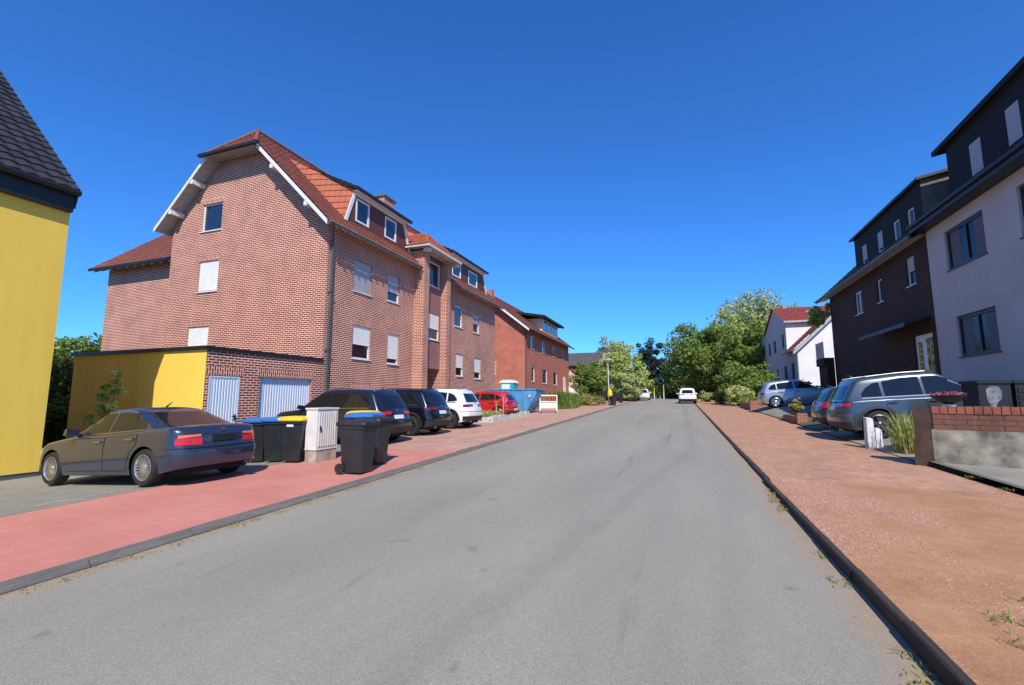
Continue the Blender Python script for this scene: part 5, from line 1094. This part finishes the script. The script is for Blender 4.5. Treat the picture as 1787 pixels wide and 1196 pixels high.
tree('tree','large dark green tree leaning over the white SUV at the right kerb','tree',3.6,71,12.6,5.0,5.6,'leaf_m',190,.22,110,group=G3,zc=6.9,hollow=.4,trunk=.3)
tree('tree','broad mid green tree between the large street tree and the crimson roofed house','tree',9.0,66,11.4,4.6,5.0,'leaf_m',150,.22,100,group=G3,zc=6.6,hollow=.4)
tree('tree','tall airy tree rising above all others behind the crimson roofed house','tree',13.0,92,21.2,7.6,4.8,'leaf_b',150,.30,60,group=G3,zc=15.5,trunk=.4,hollow=.2)
tree('tree','second tall green tree at the left foot of the airy tree','tree',8.4,84,16.0,4.2,6.0,'leaf_l',100,.26,80,group=G3,zc=10.2,trunk=.35)
tree('tree','narrow dark tree at the left edge of the large street tree','tree',-.6,78,9.3,2.3,3.4,'leaf_m',60,.18,90,group=G3,zc=6.0)
G4='garden shrubs along the right pavement'
def shrub(label,x,y,rx,h,mat,n=40,leaf=.09,per=90,group=None,zb=None,name='shrub',r=None,ry=None):
    zb=gz(x,y) if zb is None else zb; t=thing(name,label,'shrub',(x,y,zb),0,group); cl=crown((x,y,zb+h*.5),rx,ry or rx,h*.5,n,r or rx*.3,.3); leaves('foliage',t,[(a,b,max(c,zb+.1),d) for a,b,c,d in cl],per,leaf,M[mat])
    mb=MB()
    for i in range(5): mb.tube((x,y,zb-.05),Vector(cl[i][:3]),.03,.01,5,cap=False)
    mb.build('stem',M['bark'],t); return t
shrub('broad soft green shrub left of the silver estate car',5.6,47.5,2.3,3.4,'leaf_m',90,.12,110,G4)
shrub('rounded dark green hedge bush against the tan house',7.6,50.5,1.5,2.6,'leaf_d',50,.11,90,G4)
fsh=shrub('low bush covered in cream flowers before the brick planter',4.75,44.2,1.15,1.55,'leaf_l',40,.08,110,G4)
leaves('flowers',fsh,crown((4.75,44.0,gz(4,44)+1.25),1.1,1.0,.5,24,.25,.6),26,.06,M['flowery'])
shrub('low dark green bush at the far right pavement edge',3.9,49.5,1.1,1.5,'leaf_m',40,.10,90,G4)
shrub('small bush with pale flowers at the road end beside the white SUV',2.9,56,1.0,1.4,'leaf_b',30,.10,80,G4)
shrub('dark bush with glossy leaves in front of the sunlit white gable',8.6,38.0,.95,2.2,'leaf_d',34,.12,60,G4,zb=.9)
shrub('small yellow green perennial clump in the low brick planter',5.15,25.2,.42,.95,'leaf_y',22,.05,70,G4,zb=.8)
shrub('climbing greenery hanging at the far eave corner of the dark brick house',9.25,36.9,.75,2.0,'leaf_l',32,.10,80,G4,zb=6.6)
G5='bushes along the left pavement'
shrub('cone shaped bright green bush beside the dark bin',-8.9,47.4,1.75,4.6,'leaf_m',90,.12,110,G5,name='conical_bush')
shrub('straw coloured undergrowth at the foot of the conical bush',-8.4,43.3,1.5,1.0,'leaf_y',46,.07,90,G5)
shrub('green undergrowth along the pavement behind the red and white barrier',-9.3,39.5,1.6,1.2,'leaf_m',46,.08,90,G5)
shrub('low hedge at the left kerb near the small white hatchback',-7.4,53,.9,1.7,'leaf_d',34,.1,80,G5)
hed=[('long hedge closing the end of the road on its left',-4.5,75.5,2.6,1.9),('long hedge closing the end of the road behind the yellow posts',-1.2,76,2.4,2.1),('hedge closing the end of the road in front of the white SUV',2.2,75.5,2.4,2.0)]
for l,x,y,rx,h in hed: shrub(l,x,y,rx,h,'leaf_m',50,.13,90,'hedges at the end of the road')
# far tree belt on the horizon
t=leaves('distant_woods',None,[(x,rs.uniform(125,150),rs.uniform(1,6.5),rs.uniform(1.5,3.2)) for x in np.linspace(-95,90,260)],60,.5,M['leaf_d']); tag(t,'dark belt of distant trees along the horizon','woods',None,'stuff')
# back garden trees behind the yellow house
G6='trees in the gap behind the yellow house'
tree('tree','dark conifer like tree top just left of the brick gable in the gap','tree',-37,21,6.1,2.6,2.6,'leaf_d',60,.17,80,group=G6)
tree('tree','mid green tree touching the edge of the yellow house','tree',-34,16.0,5.2,3.0,2.4,'leaf_m',70,.15,90,group=G6,zc=2.9)
tree('tree','shaded broad leaved tree in the gap beside the garage side wall','tree',-24,11.4,3.7,2.1,1.7,'leaf_d',60,.15,70,group=G6,zc=1.9)
tree('tree','dark tree behind the row at far left of the gap','tree',-44,20,6.2,3.6,3.0,'leaf_d',60,.2,70,group=G6)
hd=thing('hedge','tall dark shaded hedge filling the gap between the yellow house and the garage','hedge',(-24,8.5,-.1),0); leaves('foliage',hd,[(rs.uniform(-27,-20.6),rs.uniform(9.4,11.6),rs.uniform(0,1.7),.5) for _ in range(90)],70,.11,M['leaf_d']); mb=MB()
for i in range(8): mb.tube((-26.5+i*.75,10.5,-.3),(-26.5+i*.75+.1,10.5,1.5),.04,.02,5)
mb.build('stem',M['bark'],hd)
# sapling in front of the yellow garage wall
sp=thing('sapling','slender large leaved sapling growing before the shaded yellow garage wall','sapling',(-16.2,8.9,-.1)); cl=[]
for i in range(26):
    k=i/25; cl.append((-16.35+k*1.05+rs.uniform(-.28,.28)*(1-.5*k),8.7+rs.uniform(-.25,.2),.35+k*2.0+rs.uniform(-.1,.1),.17*(1.25-.6*k)))
leaves('leaves',sp,cl,17,.10,M['leaf_l'],up=1.0,elong=1.3); mb=MB(); mb.tube((-16.2,8.8,-.3),(-15.85,8.75,1.2),.025,.018,6); mb.tube((-15.85,8.75,1.2),(-15.3,8.7,2.4),.018,.006,6); mb.build('stem',M['bark'],sp)
# grasses
def blades(name,par,pts,n,h,wd,mat,lean=.35,spread=.1):
    V=[];F=[];off=np.array(par['_org']) if par is not None else np.zeros(3)
    for (x,y,z) in pts:
        for _ in range(n):
            bx=x+rs.normal()*spread; by=y+rs.normal()*spread; a=rs.uniform(0,2*PI); L=h*rs.uniform(.5,1.2); l=L*lean*rs.uniform(.2,1.5); w=wd*rs.uniform(.6,1.3); ca,sa=math.cos(a),math.sin(a); b0=len(V)
            for k,(f,ww) in enumerate(((0,1),(.5,.8),(.85,.4))):
                d=l*f*f; px,py,pz=bx+ca*d,by+sa*d,z+L*f*(1-.25*f*lean*2)
                V.append((px-sa*w*ww,py+ca*w*ww,pz)); V.append((px+sa*w*ww,py-ca*w*ww,pz))
            V.append((bx+ca*l,by+sa*l,z+L*(1-.5*lean))); F+= [(b0,b0+1,b0+3,b0+2),(b0+2,b0+3,b0+5,b0+4),(b0+4,b0+5,b0+6)]
    me=bpy.data.meshes.new(name); me.from_pydata([tuple(np.array(v)-off) for v in V],[],F); me.materials.append(mat); o=bpy.data.objects.new(name,me); COL.objects.link(o)
    if par is not None: o.parent=par
    o['_org']=tuple(off); return o
og=thing('ornamental_grass','tall ornamental grass, green above and straw below, at the end of the brick garden wall','grass',(5.2,13.9,.35))
zz=gz(5.2,14)+.04
blades('green_blades',og,[(5.25+rs.uniform(-.25,.25),13.9+rs.uniform(-.25,.25),zz) for _ in range(26)],16,1.05,.010,M['leaf_l'],.35,.07); blades('straw_blades',og,[(5.2+rs.uniform(-.25,.25),13.8+rs.uniform(-.25,.25),zz) for _ in range(24)],16,.62,.012,M['leaf_y'],.55,.08)
gg=thing('ornamental_grass','wide clump of green grass beyond the red and white barrier','grass',(-9,36.3,.8)); blades('green_blades',gg,[(-9.2+rs.uniform(-1.1,1.1),36.5+rs.uniform(-1.2,1.2),gz(-9,36.4)) for _ in range(90)],18,1.65,.022,M['leaf_m'],.4,.12)
fbp=blades('bed_plants',fb,[(rs.uniform(-10.8,-9.0),rs.uniform(21.2,26.4),.78) for _ in range(110)],12,.42,.012,M['leaf_l'],.6,.08)
leaves('bed_foliage',fb,[(rs.uniform(-10.6,-8.85),rs.uniform(21.1,26.4),.85+rs.uniform(0,.15),.18) for _ in range(50)],40,.035,M['leaf_b'])
# weeds in the kerb joints and on the gravelly pavement
wd_r=[(1.28,2.85,0),(1.15,3.1,0),(1.32,3.6,0),(1.36,3.75,0),(1.30,5.6,0),(1.34,7.6,0),(1.32,8.1,0),(1.35,8.7,0),(1.9,3.9,.115),(2.0,4.25,.115),(2.35,4.6,.115),(2.2,3.2,.115),(1.25,4.9,0),(4.6,8.6,.115),(4.65,9.4,.1),(4.7,10.4,.1),(4.75,17,.1),(4.75,19,.1)]
w=blades('weeds',None,[(x,y,gz(x,y)+o) for x,y,o in wd_r],30,.06,.005,M['leaf_m'],.9,.055); tag(w,'small green weeds growing from the right kerb and the gravelly pavement','weeds',None,'stuff')
wl=[(KX0+.17+rs.uniform(-.02,.1),y,gz(0,y)) for y in np.concatenate([rs.uniform(1.5,9,46),rs.uniform(9,30,30)])]
w=blades('weeds',None,wl,14,.045,.004,M['leaf_y'],1.0,.07); tag(w,'dry straw coloured weeds lying along the left gutter','weeds',None,'stuff')
w=leaves('dead_leaves',None,[(1.30-rs.uniform(0,.12),y,gz(0,y)+.015,.09) for y in (2.95,3.3,3.35,7.4,7.9,8.3)],60,.018,M['leaf_y']); tag(w,'dry dead leaves heaped against the right kerb','dead leaves',None,'stuff')
w=blades('verge_grass',None,[(rs.uniform(-13.2,-8.6),rs.uniform(32,60),gz(-9,45)) for _ in range(900)]+[(rs.uniform(4.9,9),rs.uniform(38.5,70),gz(6,50)+.1) for _ in range(900)],10,.3,.02,M['leaf_m'],.6,.2)
for i,v_ in enumerate(()): pass
tag(w,'rough grass of the far gardens on both sides','grass',None,'stuff')
# loose stones on the gravelly pavement
mb=MB()
for i in range(900):
    x=rnd.uniform(1.7,4.7); y=rnd.triangular(.6,9.0,2.6); 
    if math.sin(x*2.1+y*.7)+rnd.uniform(-1,1)<-.2: continue
    s=rnd.uniform(.004,.012); z=gz(x,y)+.115; p=[Vector((x+rnd.uniform(-s,s),y+rnd.uniform(-s,s),z+rnd.uniform(0,s))) for _ in range(4)]; mb.add([p[0],p[1],p[2]]); mb.add([p[0],p[2],p[3]]); mb.add([p[1],p[2],p[3]])
tag(mb.build('loose_gravel',plain('loose_stone',(.55,.33,.24),.9,.4,50)),'loose reddish gravel scattered over the near right pavement','gravel',None,'stuff')
for o in bpy.data.objects:
    if '_org' in o: del o['_org']
